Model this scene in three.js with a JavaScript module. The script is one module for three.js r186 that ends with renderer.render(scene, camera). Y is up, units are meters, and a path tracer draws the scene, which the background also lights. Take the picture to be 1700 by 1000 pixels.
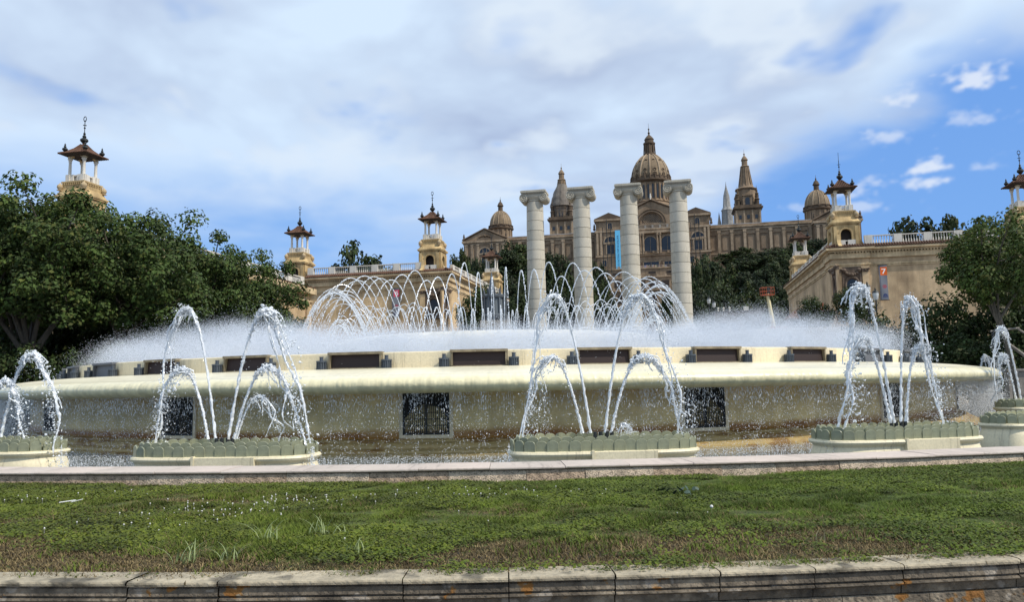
import * as THREE from 'three';
import { mergeGeometries, toCreasedNormals } from 'three/addons/utils/BufferGeometryUtils.js';

// ------------------------------------------------------------------ camera, sky, sun, exposure
const scene = new THREE.Scene();
const camera = new THREE.PerspectiveCamera(42.55, 1024 / 603, 0.1, 4000);
camera.position.set(0, 1.65, 0);                     // a hand-held phone, tilted up and slightly rolled
camera.rotation.order = 'YXZ';
camera.rotation.set(Math.atan(140 / 1284), 0, -0.0193);
const renderer = new THREE.WebGLRenderer({ antialias: true });
renderer.toneMapping = THREE.LinearToneMapping;
renderer.toneMappingExposure = 1.28;
renderer.shadowMap.enabled = true;

const D2R = Math.PI / 180, clamp = THREE.MathUtils.clamp, lerp = THREE.MathUtils.lerp, sstep = THREE.MathUtils.smoothstep;
function mulberry(a) { return () => { a |= 0; a = (a + 0x6d2b79f5) | 0; let t = Math.imul(a ^ (a >>> 15), 1 | a); t = (t + Math.imul(t ^ (t >>> 7), 61 | t)) ^ t; return ((t ^ (t >>> 14)) >>> 0) / 4294967296; }; }
const hash = (x, y, s) => { let h = (Math.imul(x, 374761393) + Math.imul(y, 668265263) + Math.imul(s, 1274126177)) | 0; h = Math.imul(h ^ (h >>> 13), 1274126177); return ((h ^ (h >>> 16)) >>> 0) / 4294967296; };
function vnoise(x, y, s, px = 0, py = 0) {            // value noise, tileable when a period is given
  const ix = Math.floor(x), iy = Math.floor(y), fx = x - ix, fy = y - iy, u = fx * fx * (3 - 2 * fx), v = fy * fy * (3 - 2 * fy);
  const X = (i) => (px ? ((i % px) + px) % px : i), Y = (i) => (py ? ((i % py) + py) % py : i);
  return lerp(lerp(hash(X(ix), Y(iy), s), hash(X(ix + 1), Y(iy), s), u), lerp(hash(X(ix), Y(iy + 1), s), hash(X(ix + 1), Y(iy + 1), s), u), v);
}
function fbm(x, y, s, oct = 5, px = 0, py = 0) {
  let a = 0.5, t = 0, n = 0;
  for (let i = 0; i < oct; i++) { t += a * vnoise(x, y, s + i * 17, px, py); n += a; a *= 0.5; x *= 2; y *= 2; px *= 2; py *= 2; }
  return t / n;
}

const sunDir = new THREE.Vector3(0.62, 0.78, 0.34).normalize();   // high, from the right and a little behind the viewer
const sun = new THREE.DirectionalLight(new THREE.Color(1.0, 0.93, 0.82), 3.1);
sun.position.copy(sunDir).multiplyScalar(300);
sun.castShadow = true;
Object.assign(sun.shadow.camera, { left: -160, right: 160, top: 160, bottom: -160, near: 1, far: 900 });
sun.shadow.mapSize.set(4096, 4096);
scene.add(sun);

{ // the sky: blue air, a broad broken cloud sheet over most of it, small cumulus in the clear belt below
  const EX = 1 / 1.28, W = 3072, H = 1536, data = new Float32Array(W * H * 4);
  const puffs = [[32.0, 18.4, 2.3, 0.75], [27.6, 18.2, 1.8, 0.55], [27.0, 15.7, 1.5, 0.5], [31.2, 16.2, 1.7, 0.45], [29.0, 13.5, 1.3, 0.75], [28.7, 12.5, 1.5, 0.7], [24.6, 12.5, 1.9, 0.5], [24.8, 11.4, 1.8, 0.45], [25.6, 13.0, 1.4, 0.5], [31.9, 13.1, 1.1, 0.4], [21, 11.8, 1.2, 0.3]];
  const R = mulberry(77);
  for (let i = 0; i < 46; i++) { const a = 44 + R() * 270; puffs.push([a > 180 ? a - 360 : a, 8 + R() * 11, 1.2 + R() * 2, 0.4 + R() * 0.4]); }
  for (let j = 0; j < H; j++) {
    const el = ((j + 0.5) / H - 0.5) * 180;
    for (let i = 0; i < W; i++) {
      const o = (j * W + i) * 4; data[o + 3] = 1;
      if (el < -1) { data[o] = 0.2; data[o + 1] = 0.2; data[o + 2] = 0.19; continue; }
      const ang = ((i + 0.5) / W - 0.5) * 2 * Math.PI, ce = Math.cos(el * D2R), x = Math.cos(ang) * ce, z = Math.sin(ang) * ce, y = Math.sin(Math.max(0, el) * D2R);
      const az = Math.atan2(x, -z) / D2R;
      // clear air
      const t = clamp(el / 60, 0, 1), s = Math.pow(t, 0.6);
      let r = lerp(0.27, 0.075, s), g = lerp(0.53, 0.225, s), b = lerp(0.96, 0.70, s);
      const left = 1 - sstep(az, -14, 12), wide = Math.abs(az) > 60 ? 0.5 : left;
      r = lerp(r, r * 1.25, wide); g = lerp(g, g * 1.14, wide); b = lerp(b, b * 1.05, wide);
      // cloud sheet seen in perspective
      const k = 1 / (y + 0.16), px = x * k, pz = z * k;
      const wx = fbm(px * 1.1 + 3.1, pz * 1.1 + 8.2, 5, 3) - 0.5, wz = fbm(px * 1.1 + 9.7, pz * 1.1 + 1.3, 6, 3) - 0.5;
      const n1 = fbm(px * 1.25 + wx * 1.1 + 20, pz * 1.25 + wz * 1.1 + 20, 11, 6) - 0.5, n2 = fbm(px * 3.4 + wx + 40, pz * 3.4 + wz + 40, 12, 5) - 0.5, n3 = fbm(px * 0.55 + 7, pz * 0.55 + 3, 13, 4) - 0.5;
      const n4 = fbm(px * 7 + wx * 2 + 11, pz * 7 + wz * 2 + 4, 14, 5) - 0.5;
      const right = sstep(az, 2, 14) * (1 - sstep(az, 80, 120));
      let edge = 11.5 + 3.2 * sstep(az, 3, 14) + 2.0 * sstep(az, 14, 24) + 4.0 * sstep(az, 24, 34) * (1 - sstep(az, 60, 110)) - 7.5 * Math.exp(-(((az - 7) / 8) ** 2));
      if (az > 60 || az < -60) edge = lerp(edge, 12 + 6 * n3, clamp((Math.abs(az) - 60) / 30, 0, 1));
      const soft = lerp(5.5, 2.6, right), dd = (el - edge + (n1 * 9 + n2 * 4.5 + n4 * 2.2)) / soft;
      let cov = sstep(dd, -0.9, 1.0);
      cov *= 1 - 0.8 * sstep(n1 * 0.7 + n2 * 1.1 + 0.17 * Math.exp(-(((az - 25.5) / 3.2) ** 2) - (((el - 22.5 - 0.5 * (az - 25.5)) / 1.6) ** 2)), 0.20, 0.46);   // rents in the sheet
      cov = clamp(cov * (0.86 + 0.14 * sstep(el, 10, 24)), 0, 1);
      cov = Math.max(cov, left * 0.42 * sstep(n1 + n2 * 0.5, -0.12, 0.25) * sstep(el, 9.5, 15));
      const grey = clamp(0.06 + n1 * 2.3 + n2 * 1.7 + n4 * 0.7 + 0.85 * Math.exp(-(((az - 9) / 17) ** 2) - (((el - 21) / 7.5) ** 2)) + 0.15 * Math.exp(-(((az + 27) / 9) ** 2) - (((el - 19) / 5) ** 2)) - 0.12 * left, 0, 1);
      const brite = clamp(sstep(n2 * 1.0 - n1 * 0.6 + n4 * 0.35, 0.05, 0.30) + 0.45 * Math.exp(-(((az - 13.5) / 4) ** 2) - (((el - 15.5) / 3.5) ** 2)), 0, 1);
      let cr = lerp(0.69, 0.45, grey), cg = lerp(0.84, 0.55, grey), cb = lerp(1.02, 0.75, grey);
      cr = lerp(cr, 0.80, brite * 0.75); cg = lerp(cg, 0.90, brite * 0.75); cb = lerp(cb, 1.0, brite * 0.75);
      r = lerp(r, cr, cov); g = lerp(g, cg, cov); b = lerp(b, cb, cov);
      if (el > 4 && el < 23) {
        const q1 = fbm(az * 0.55 + 90, el * 1.3, 31, 5) - 0.5, q2 = fbm(az * 1.9 + 60, el * 3.4, 32, 4) - 0.5;
        let pf = 0;
        for (const [pa, pe, ps, pw] of puffs) {
          const da = (az - pa) / ps, de = (el - pe) / (ps * 0.42);
          if (Math.abs(da) > 2.2 || Math.abs(de) > 2.6) continue;
          const flat = de < 0 ? de * 1.5 : de;
          pf = Math.max(pf, pw * sstep(Math.exp(-da * da - flat * flat) + q1 * 1.1 + q2 * 1.1, 0.36, 1.1));
        }
        r = lerp(r, 0.88, pf); g = lerp(g, 0.93, pf); b = lerp(b, 1.0, pf);
      }
      const hz = 1 - sstep(el, 0, 7);
      data[o] = EX * lerp(r, 0.55, hz * 0.5); data[o + 1] = EX * lerp(g, 0.68, hz * 0.5); data[o + 2] = EX * lerp(b, 0.86, hz * 0.5);
    }
  }
  const sky = new THREE.DataTexture(data, W, H, THREE.RGBAFormat, THREE.FloatType);
  sky.mapping = THREE.EquirectangularReflectionMapping; sky.magFilter = THREE.LinearFilter; sky.needsUpdate = true;
  scene.background = sky; scene.environment = sky;
}

// ------------------------------------------------------------------ textures and materials
function tex(w, h, fn, srgb = true) {
  const d = new Uint8Array(w * h * 4);
  for (let j = 0; j < h; j++) for (let i = 0; i < w; i++) {
    const c = fn((i + 0.5) / w, (j + 0.5) / h), o = (j * w + i) * 4;
    if (typeof c === 'number') d[o] = d[o + 1] = d[o + 2] = clamp(c, 0, 1) * 255; else for (let k = 0; k < 3; k++) d[o + k] = clamp(c[k], 0, 1) * 255;
    d[o + 3] = 255;
  }
  const t = new THREE.DataTexture(d, w, h, THREE.RGBAFormat);
  t.wrapS = t.wrapT = THREE.RepeatWrapping; t.magFilter = THREE.LinearFilter; t.minFilter = THREE.LinearMipmapLinearFilter;
  if (srgb) t.colorSpace = THREE.SRGBColorSpace;
  t.needsUpdate = true; return t;
}
const rep = (t, u, v = u) => { const c = t.clone(); c.repeat.set(u, v); c.needsUpdate = true; return c; };
const grimeTex = tex(512, 512, (u, v) => {          // weather: broad tone, fine grain, downward streaks
  const a = fbm(u * 4, v * 4, 41, 6, 4, 4), s = fbm(u * 24, v * 3, 43, 4, 24, 3), f = vnoise(u * 128, v * 128, 44, 128, 128);
  const t = 0.74 + 0.30 * (a - 0.5) * 1.6 + 0.16 * (s - 0.5) + 0.06 * (f - 0.5) + 0.1;
  return [t, t * (0.985 + 0.03 * (a - 0.5)), t * (0.96 + 0.06 * (a - 0.5))];
});
const fineTex = tex(512, 512, (u, v) => {           // nearly even stone: faint clouds, fine grain, a few run-off streaks
  const a = fbm(u * 3, v * 3, 46, 4, 3, 3), g = fbm(u * 60, v * 60, 47, 3, 60, 60), s = fbm(u * 26, v * 2, 48, 4, 26, 2), t = 0.93 + 0.10 * (a - 0.5) + 0.10 * (g - 0.5) - 0.10 * sstep(s, 0.58, 0.8);
  return [t, t * 0.99, t * 0.97];
});
const roughStone = tex(512, 512, (u, v) => {        // pitted, blotched stone
  const a = fbm(u * 6, v * 6, 51, 6, 6, 6), p = fbm(u * 48, v * 48, 52, 3, 48, 48), t = 0.86 + 0.5 * (a - 0.5) - 0.42 * sstep(p, 0.56, 0.75);
  return [t, t * 0.985, t * 0.96];
});
const bumpTex = tex(512, 512, (u, v) => fbm(u * 24, v * 24, 61, 6, 24, 24), false);
const waveTex = tex(512, 512, (u, v) => 0.5 * fbm(u * 10 + 0.7 * vnoise(u * 5, v * 5, 3, 5, 5), v * 10, 71, 5, 10, 10) + 0.5 * Math.abs(2 * fbm(u * 22, v * 22, 72, 4, 22, 22) - 1), false);
const std = (c, o = {}) => new THREE.MeshStandardMaterial({ color: Array.isArray(c) ? new THREE.Color().setRGB(...c) : c, roughness: 0.85, metalness: 0, ...o });
const phys = (c, o = {}) => new THREE.MeshPhysicalMaterial({ color: new THREE.Color().setRGB(...c), roughness: 0.85, metalness: 0, ...o });
const smooth = (c, tile = 3, bs = 0.004, o = {}) => std(c, { map: rep(fineTex, 1 / tile), bumpMap: rep(bumpTex, 1), bumpScale: bs, ...o });
const stone = (c, tile = 4, bs = 0.01, o = {}) => std(c, { map: rep(grimeTex, 1 / tile), bumpMap: rep(bumpTex, 1 / 1.3), bumpScale: bs, ...o });

const M = {
  palace: stone([0.375, 0.275, 0.185], 16, 0.05), palaceDark: stone([0.17, 0.12, 0.08], 12, 0.05), palaceLight: stone([0.50, 0.385, 0.27], 12, 0.05), dome: stone([0.32, 0.24, 0.155], 10, 0.06),
  net: stone([0.34, 0.29, 0.24], 9, 0.15), ghost: stone([0.50, 0.50, 0.50], 5, 0.2), glassDark: std([0.018, 0.022, 0.028], { roughness: 0.18 }), roofTin: std([0.30, 0.33, 0.36], { roughness: 0.6 }),
  stucco: stone([0.76, 0.565, 0.335], 9, 0.01), stuccoDull: stone([0.70, 0.525, 0.33], 9, 0.01), towerOchre: stone([0.72, 0.535, 0.275], 5, 0.012), trim: stone([0.76, 0.60, 0.375], 5, 0.012), carved: stone([0.19, 0.14, 0.105], 2, 0.04),
  white: smooth([0.76, 0.73, 0.67], 3, 0.004), tile: stone([0.15, 0.075, 0.045], 2, 0.02), tileDark: std([0.035, 0.026, 0.022]), iron: std([0.022, 0.026, 0.026], { roughness: 0.5, metalness: 0.3 }),
  drum: smooth([0.60, 0.565, 0.485], 3, 0.006), drumCap: smooth([0.56, 0.525, 0.445], 2, 0.008),
  bark: stone([0.11, 0.09, 0.068], 1.2, 0.03), barkPale: stone([0.17, 0.15, 0.12], 1.0, 0.02),
  floodGrey: std([0.075, 0.09, 0.11], { roughness: 0.5, metalness: 0.3 }), boxFrame: stone([0.32, 0.27, 0.18], 1, 0.004, { roughness: 0.6 }), boxGlass: std([0.020, 0.008, 0.006], { roughness: 0.6 }), boxSkyGrey: std([0.11, 0.115, 0.125], { roughness: 0.5 }),
  kerbTop: std([0.60, 0.515, 0.465], { map: rep(fineTex, 0.6), bumpMap: rep(bumpTex, 0.8), bumpScale: 0.006, roughness: 0.8 }),
  kerbTop2: std([0.56, 0.49, 0.445], { map: rep(fineTex, 0.7), bumpMap: rep(bumpTex, 0.8), bumpScale: 0.006, roughness: 0.8 }),
  riser: std([0.82, 0.67, 0.52], { map: rep(roughStone, 2.2), bumpMap: rep(bumpTex, 3), bumpScale: 0.01 }),
  riser2: std([0.70, 0.53, 0.39], { map: rep(roughStone, 2.7), bumpMap: rep(bumpTex, 3), bumpScale: 0.01 }),
  earth: std([0.07, 0.05, 0.035], { map: rep(roughStone, 0.7) }), paving: stone([0.30, 0.27, 0.23], 6, 0.01),
  scallop: phys([0.60, 0.645, 0.45], { roughness: 0.35, transmission: 0.3, thickness: 0, map: rep(grimeTex, 0.8) }), scallop2: phys([0.57, 0.625, 0.45], { roughness: 0.35, transmission: 0.3, thickness: 0, map: rep(grimeTex, 1.1) }),
  water: phys([0.045, 0.065, 0.07], { roughness: 0.06, bumpMap: rep(waveTex, 0.45), bumpScale: 0.09, clearcoat: 0.6, clearcoatRoughness: 0.08 }),
  jet: phys([0.90, 0.93, 0.96], { roughness: 0.16, transmission: 0.3, thickness: 0, clearcoat: 0.6, clearcoatRoughness: 0.08 }),
  drop: phys([0.93, 0.95, 0.97], { roughness: 0.25, transmission: 0.25, thickness: 0 }),
  fog: phys([0.90, 0.925, 0.965], { roughness: 0.9, transmission: 0.5, thickness: 0 }),
  lift: std([0.72, 0.63, 0.36], { roughness: 0.5 }), orange: std([0.42, 0.085, 0.03], { roughness: 0.5 }), red: std([0.35, 0.02, 0.02]), lampGlass: phys([0.8, 0.82, 0.82], { roughness: 0.3, transmission: 0.4 }),
  paper: std([0.8, 0.8, 0.78]), petal: std([0.66, 0.645, 0.60]), concrete: stone([0.42, 0.40, 0.37], 4, 0.01), pylon: std([0.11, 0.125, 0.14], { roughness: 0.45, metalness: 0.25 }), pylonGlass: std([0.14, 0.155, 0.16], { roughness: 0.25 }),
};

// ------------------------------------------------------------------ building helpers
const taken = {};
function numbered(name) { const n = taken[name] = (taken[name] ?? -1) + 1; return n ? name + '_' + String(n).padStart(3, '0') : name; }
function planarUV(g) {                                // metres across each face, whichever way it looks
  g = g.index ? g.toNonIndexed() : g;
  if (!g.attributes.normal) g.computeVertexNormals();
  if (g.userData.keepUV) return g;
  const p = g.attributes.position, uv = new Float32Array(p.count * 2), a = new THREE.Vector3(), b = new THREE.Vector3(), c = new THREE.Vector3();
  for (let i = 0; i < p.count; i += 3) {
    a.fromBufferAttribute(p, i); b.fromBufferAttribute(p, i + 1).sub(a); c.fromBufferAttribute(p, i + 2).sub(a); b.cross(c);
    const x = Math.abs(b.x), y = Math.abs(b.y), z = Math.abs(b.z);
    for (let k = 0; k < 3; k++) {
      const X = p.getX(i + k), Y = p.getY(i + k), Z = p.getZ(i + k), o = (i + k) * 2;
      if (y >= x && y >= z) { uv[o] = X; uv[o + 1] = Z; } else if (x >= z) { uv[o] = Z + 0.37; uv[o + 1] = Y; } else { uv[o] = X; uv[o + 1] = Y; }
    }
  }
  g.setAttribute('uv', new THREE.BufferAttribute(uv, 2));
  return g;
}
function merge(list) {
  const gs = list.flat(Infinity).filter(Boolean).map((g) => { const q = planarUV(g); for (const k of Object.keys(q.attributes)) if (!['position', 'normal', 'uv', 'color'].includes(k)) q.deleteAttribute(k); q.morphAttributes = {}; return q; });
  return gs.length === 1 ? gs[0] : mergeGeometries(gs, false);
}
function mesh(name, geos, mat, parent, pos) {
  const m = new THREE.Mesh(Array.isArray(geos) ? merge(geos) : (geos.userData.ready ? geos : merge([geos])), mat);
  m.geometry.userData.ready = true; m.castShadow = m.receiveShadow = true;
  m.name = parent ? name : numbered(name);
  if (pos) m.position.set(...pos);
  (parent || scene).add(m); return m;
}
function thing(name, label, category, pos = [0, 0, 0], turn = 0, group) {
  const o = new THREE.Group(); o.name = numbered(name); o.position.set(...pos); o.rotation.y = turn;
  o.userData = { label, category }; if (group) o.userData.group = group;
  scene.add(o); return o;
}
function tag(o, label, category, group) { o.userData = { ...o.userData, label, category }; if (group) o.userData.group = group; return o; }
const kind = (o, k, label) => { o.userData.kind = k; if (label) o.userData.label = label; return o; };
function copyOf(o, pos, turn, label, group, sc) {
  const c = o.clone(); c.userData = { ...o.userData }; c.name = numbered(o.name.replace(/_\d{3}$/, '')); if (pos) c.position.set(...pos); if (turn !== undefined && turn !== null) c.rotation.y = turn;
  if (label) c.userData.label = label; if (group) c.userData.group = group; if (sc) c.scale.set(...[].concat(sc).length === 3 ? sc : [sc, sc, sc]);
  scene.add(c); return c;
}
const move = (g, x = 0, y = 0, z = 0) => g.translate(x, y, z);
function box(w, h, d, x = 0, y = 0, z = 0, ry = 0, rz = 0, rx = 0) { const g = new THREE.BoxGeometry(w, h, d); if (rx) g.rotateX(rx); if (rz) g.rotateZ(rz); if (ry) g.rotateY(ry); return g.translate(x, y, z); }   // centre
const slab = (x0, x1, y0, y1, z0, z1) => box(x1 - x0, y1 - y0, z1 - z0, (x0 + x1) / 2, (y0 + y1) / 2, (z0 + z1) / 2);
const cyl = (rt, rb, h, x = 0, y = 0, z = 0, seg = 12) => new THREE.CylinderGeometry(rt, rb, h, seg).translate(x, y + h / 2, z);   // from its foot
const lathe = (pts, seg = 16, x = 0, y = 0, z = 0) => toCreasedNormals(new THREE.LatheGeometry(pts.map(([r, h]) => new THREE.Vector2(Math.max(r, 0.0005), h)), seg), 0.7).translate(x, y, z);
const ball = (r, x, y, z, d = 1) => new THREE.IcosahedronGeometry(r, d).translate(x, y, z);
function bar(a, b, r, seg = 6, r2 = r) {
  const A = new THREE.Vector3(...a), B = new THREE.Vector3(...b), d = B.clone().sub(A), g = new THREE.CylinderGeometry(r2, r, d.length(), seg, 1);
  g.translate(0, d.length() / 2, 0).applyQuaternion(new THREE.Quaternion().setFromUnitVectors(new THREE.Vector3(0, 1, 0), d.normalize())); return g.translate(...a);
}
function ext(pts, depth, holes = [], z = 0) {         // outline in x, y pulled along z
  const s = new THREE.Shape(pts.map(([x, y]) => new THREE.Vector2(x, y)));
  for (const h of holes) s.holes.push(new THREE.Path(h.map(([x, y]) => new THREE.Vector2(x, y))));
  return new THREE.ExtrudeGeometry(s, { depth, bevelEnabled: false, curveSegments: 8 }).translate(0, 0, z);
}
const archPts = (w, y0, y1, n = 10, cx = 0) => { const r = w / 2, p = [[cx - r, y0], [cx - r, y1 - r]]; for (let i = 1; i < n; i++) p.push([cx - r * Math.cos((i / n) * Math.PI), y1 - r + r * Math.sin((i / n) * Math.PI)]); p.push([cx + r, y1 - r], [cx + r, y0]); return p; };
const halfPts = (r, cx, cy, n = 12) => { const p = []; for (let i = 0; i <= n; i++) p.push([cx - r * Math.cos((i / n) * Math.PI), cy + r * Math.sin((i / n) * Math.PI)]); return p; };
// a profile of [radius, height] swept round an arc about a vertical axis through the origin; angle 0 looks to +z
function sweep(profile, a0, a1, seg, caps = false, vt = 1, ut = 1, keep = false) {
  const pos = [], uv = [], idx = [];
  const runs = []; let run = [profile[0]];
  for (let i = 1; i < profile.length; i++) {
    run.push(profile[i]);
    if (i < profile.length - 1) {
      const [ax, ay] = profile[i - 1], [bx, by] = profile[i], [cx, cy] = profile[i + 1], d1 = Math.atan2(by - ay, bx - ax), d2 = Math.atan2(cy - by, cx - bx);
      let dd = Math.abs(d2 - d1); if (dd > Math.PI) dd = 2 * Math.PI - dd;
      if (dd > 0.62) { runs.push(run); run = [profile[i]]; }
    }
  }
  runs.push(run);
  let len = 0; const total = profile.reduce((t, p, i) => t + (i ? Math.hypot(p[0] - profile[i - 1][0], p[1] - profile[i - 1][1]) : 0), 0);
  for (const r of runs) {
    const base = pos.length / 3;
    r.forEach(([rr, y], i) => {
      if (i) len += Math.hypot(rr - r[i - 1][0], y - r[i - 1][1]);
      for (let s = 0; s <= seg; s++) { const a = a0 + ((a1 - a0) * s) / seg; pos.push(rr * Math.sin(a), y, rr * Math.cos(a)); uv.push(keep ? ((a - a0) / (a1 - a0)) * ut : a * r[0][0] * ut, keep ? (len / total) * vt : len * vt); }
    });
    for (let i = 0; i < r.length - 1; i++) for (let s = 0; s < seg; s++) { const p = base + i * (seg + 1) + s, q = p + seg + 1; idx.push(p, q + 1, p + 1, p, q, q + 1); }
  }
  let g = new THREE.BufferGeometry();
  g.setAttribute('position', new THREE.Float32BufferAttribute(pos, 3)); g.setAttribute('uv', new THREE.Float32BufferAttribute(uv, 2)); g.setIndex(idx); g.computeVertexNormals();
  { // make outward whatever the profile's direction
    const n = g.attributes.normal, p = g.attributes.position; let s = 0, cxr = 0, cyr = 0; for (const [r, y] of profile) { cxr += r / profile.length; cyr += y / profile.length; }
    for (let i = 0; i < p.count; i++) { const r = Math.hypot(p.getX(i), p.getZ(i)) || 1; s += ((p.getX(i) * n.getX(i) + p.getZ(i) * n.getZ(i)) / r) * (r - cxr) + n.getY(i) * (p.getY(i) - cyr); }
    if (s < 0) { for (let i = 0; i < idx.length; i += 3) [idx[i], idx[i + 1]] = [idx[i + 1], idx[i]]; g.setIndex(idx); g.computeVertexNormals(); }
  }
  g = g.toNonIndexed();
  if (caps) {
    const sh = new THREE.ShapeGeometry(new THREE.Shape(profile.map(([r, y]) => new THREE.Vector2(r, y))));
    const c0 = sh.clone().toNonIndexed().rotateY(-Math.PI / 2 + a0), c1 = sh.clone().toNonIndexed().rotateY(-Math.PI / 2 + a1);
    g = mergeGeometries([g, c0, c1]);
  }
  g.userData.keepUV = true; return g;
}
const PHI = 11.7 * D2R;                               // the plaza's axis lies this far to the right of the line of sight
const AX = [Math.sin(PHI), -Math.cos(PHI)], RT = [Math.cos(PHI), Math.sin(PHI)];
const place = (O, u, w) => [O[0] + RT[0] * u + AX[0] * w, O[2] + RT[1] * u + AX[1] * w];   // u right along a facade, w away along the axis
// ------------------------------------------------------------------ the ground: one sheet, rising to the plaza with the columns and to the palace hill
function groundY(x, z) {
  const D = -(z) * Math.cos(PHI) + x * Math.sin(PHI), L = x * Math.cos(PHI) + z * Math.sin(PHI);   // metres along the axis, metres to its right
  let y = -0.06;
  const mid = 1 - sstep(Math.abs(L), 24, 30);
  y += 7.6 * sstep(D, 82, 92) * Math.max(mid, sstep(D, 96, 130));
  const side = sstep(L, -150, -95);
  const cut = 1 - sstep(Math.abs(L + 11), 30, 42);       // the stairway terraces cut into the slope
  y += side * (52 * lerp(sstep(D, 215, 440), sstep(D, 345, 452), cut) + 6 * sstep(D, 400, 470));
  return y;
}
{
  const xs = [], zs = [];
  for (let i = -46; i <= 46; i++) { const t = i / 46; xs.push(Math.sign(t) * (Math.abs(t) * 150 + Math.pow(Math.abs(t), 5) * 2600)); }
  for (let i = 0; i <= 110; i++) { const t = i / 110; zs.push(60 - t * 560 - Math.pow(t, 9) * 3000); }
  const pos = [], uv = [], idx = [], n = xs.length;
  for (const z of zs) for (const x of xs) { pos.push(x, groundY(x, z), z); uv.push(x, z); }
  for (let j = 0; j < zs.length - 1; j++) for (let i = 0; i < n - 1; i++) { const a = j * n + i; idx.push(a, a + 1, a + n + 1, a, a + n + 1, a + n); }
  let g = new THREE.BufferGeometry(); g.setAttribute('position', new THREE.Float32BufferAttribute(pos, 3)); g.setAttribute('uv', new THREE.Float32BufferAttribute(uv, 2)); g.setIndex(idx); g.computeVertexNormals();
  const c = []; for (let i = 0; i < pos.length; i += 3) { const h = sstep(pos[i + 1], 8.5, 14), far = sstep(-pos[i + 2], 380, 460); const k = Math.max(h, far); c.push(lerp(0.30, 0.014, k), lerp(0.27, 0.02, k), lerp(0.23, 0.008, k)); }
  g.setAttribute('color', new THREE.Float32BufferAttribute(c, 3)); g.userData.keepUV = true; g = g.toNonIndexed(); g.userData.keepUV = true; g.userData.ready = true;
  kind(mesh('ground', g, std([1, 1, 1], { vertexColors: true, map: rep(grimeTex, 0.15), bumpMap: rep(bumpTex, 0.5), bumpScale: 0.02 })), 'structure');
}

// ------------------------------------------------------------------ near retaining wall
const WC = [-0.4, -30.2], WR = 26;                    // centre and radius of its curved face; angle 0 looks to the viewer
const wallTex = tex(2048, 512, (u, v) => {
  const X = u * 12, Y = v * 0.5;
  const a = fbm(X * 1.5, Y * 2.2, 201, 6, 18, 0), b = fbm(X * 7, Y * 5, 202, 5, 84, 0), f = fbm(X * 40, Y * 40, 203, 3, 480, 0), st = fbm(X * 13, Y * 1.5, 207, 4, 156, 0);
  let t = 0.44 + 0.34 * (a - 0.5) + 0.30 * (b - 0.5) + 0.18 * (f - 0.5) + 0.2 * (st - 0.5);
  const pale = sstep(b * 0.6 + a * 0.5 + 0.15 * f, 0.66, 0.80);
  let c = [t, t * 0.95, t * 0.87]; const p = 0.58 + 0.2 * (f - 0.5);
  c = [lerp(c[0], p, pale * 0.7), lerp(c[1], p * 0.97, pale * 0.7), lerp(c[2], p * 0.9, pale * 0.7)];
  const l1 = sstep(fbm(X * 4.4, Y * 4.4, 204, 5, 0, 0) + 0.35 * fbm(X * 0.7, 3, 208, 2, 0, 0) + 0.12 * f, 0.955, 0.985), spot = sstep(fbm(X * 26, Y * 26, 205, 2), 0.45, 0.6);
  const k = l1 * spot * 0.85; c = [lerp(c[0], 0.56, k), lerp(c[1], 0.38, k), lerp(c[2], 0.15, k)];
  const wl = sstep(fbm(X * 9, Y * 9, 206, 4), 0.66, 0.72) * 0.5; c = c.map((q) => lerp(q, 0.72, wl));
  return c;
});
const copingTex = tex(1024, 256, (u, v) => {
  const X = u * 8, Y = v * 1; const a = fbm(X * 2, Y * 2, 211, 5, 16, 0), f = fbm(X * 30, Y * 30, 212, 4, 240, 0), k = sstep(fbm(X * 6, Y * 6, 213, 5, 48, 0), 0.55, 0.72);
  const t = 0.76 + 0.25 * (a - 0.5) + 0.25 * (f - 0.5) - 0.30 * k; return [t, t * 0.965, t * 0.88];
});
M.wallFace = std([0.86, 0.78, 0.68], { map: rep(wallTex, 1 / 12, 2), bumpMap: rep(bumpTex, 2.2), bumpScale: 0.012 });
M.coping = std([0.64, 0.59, 0.51], { map: rep(copingTex, 1 / 8, 1), bumpMap: rep(bumpTex, 2.5), bumpScale: 0.008 });
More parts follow.
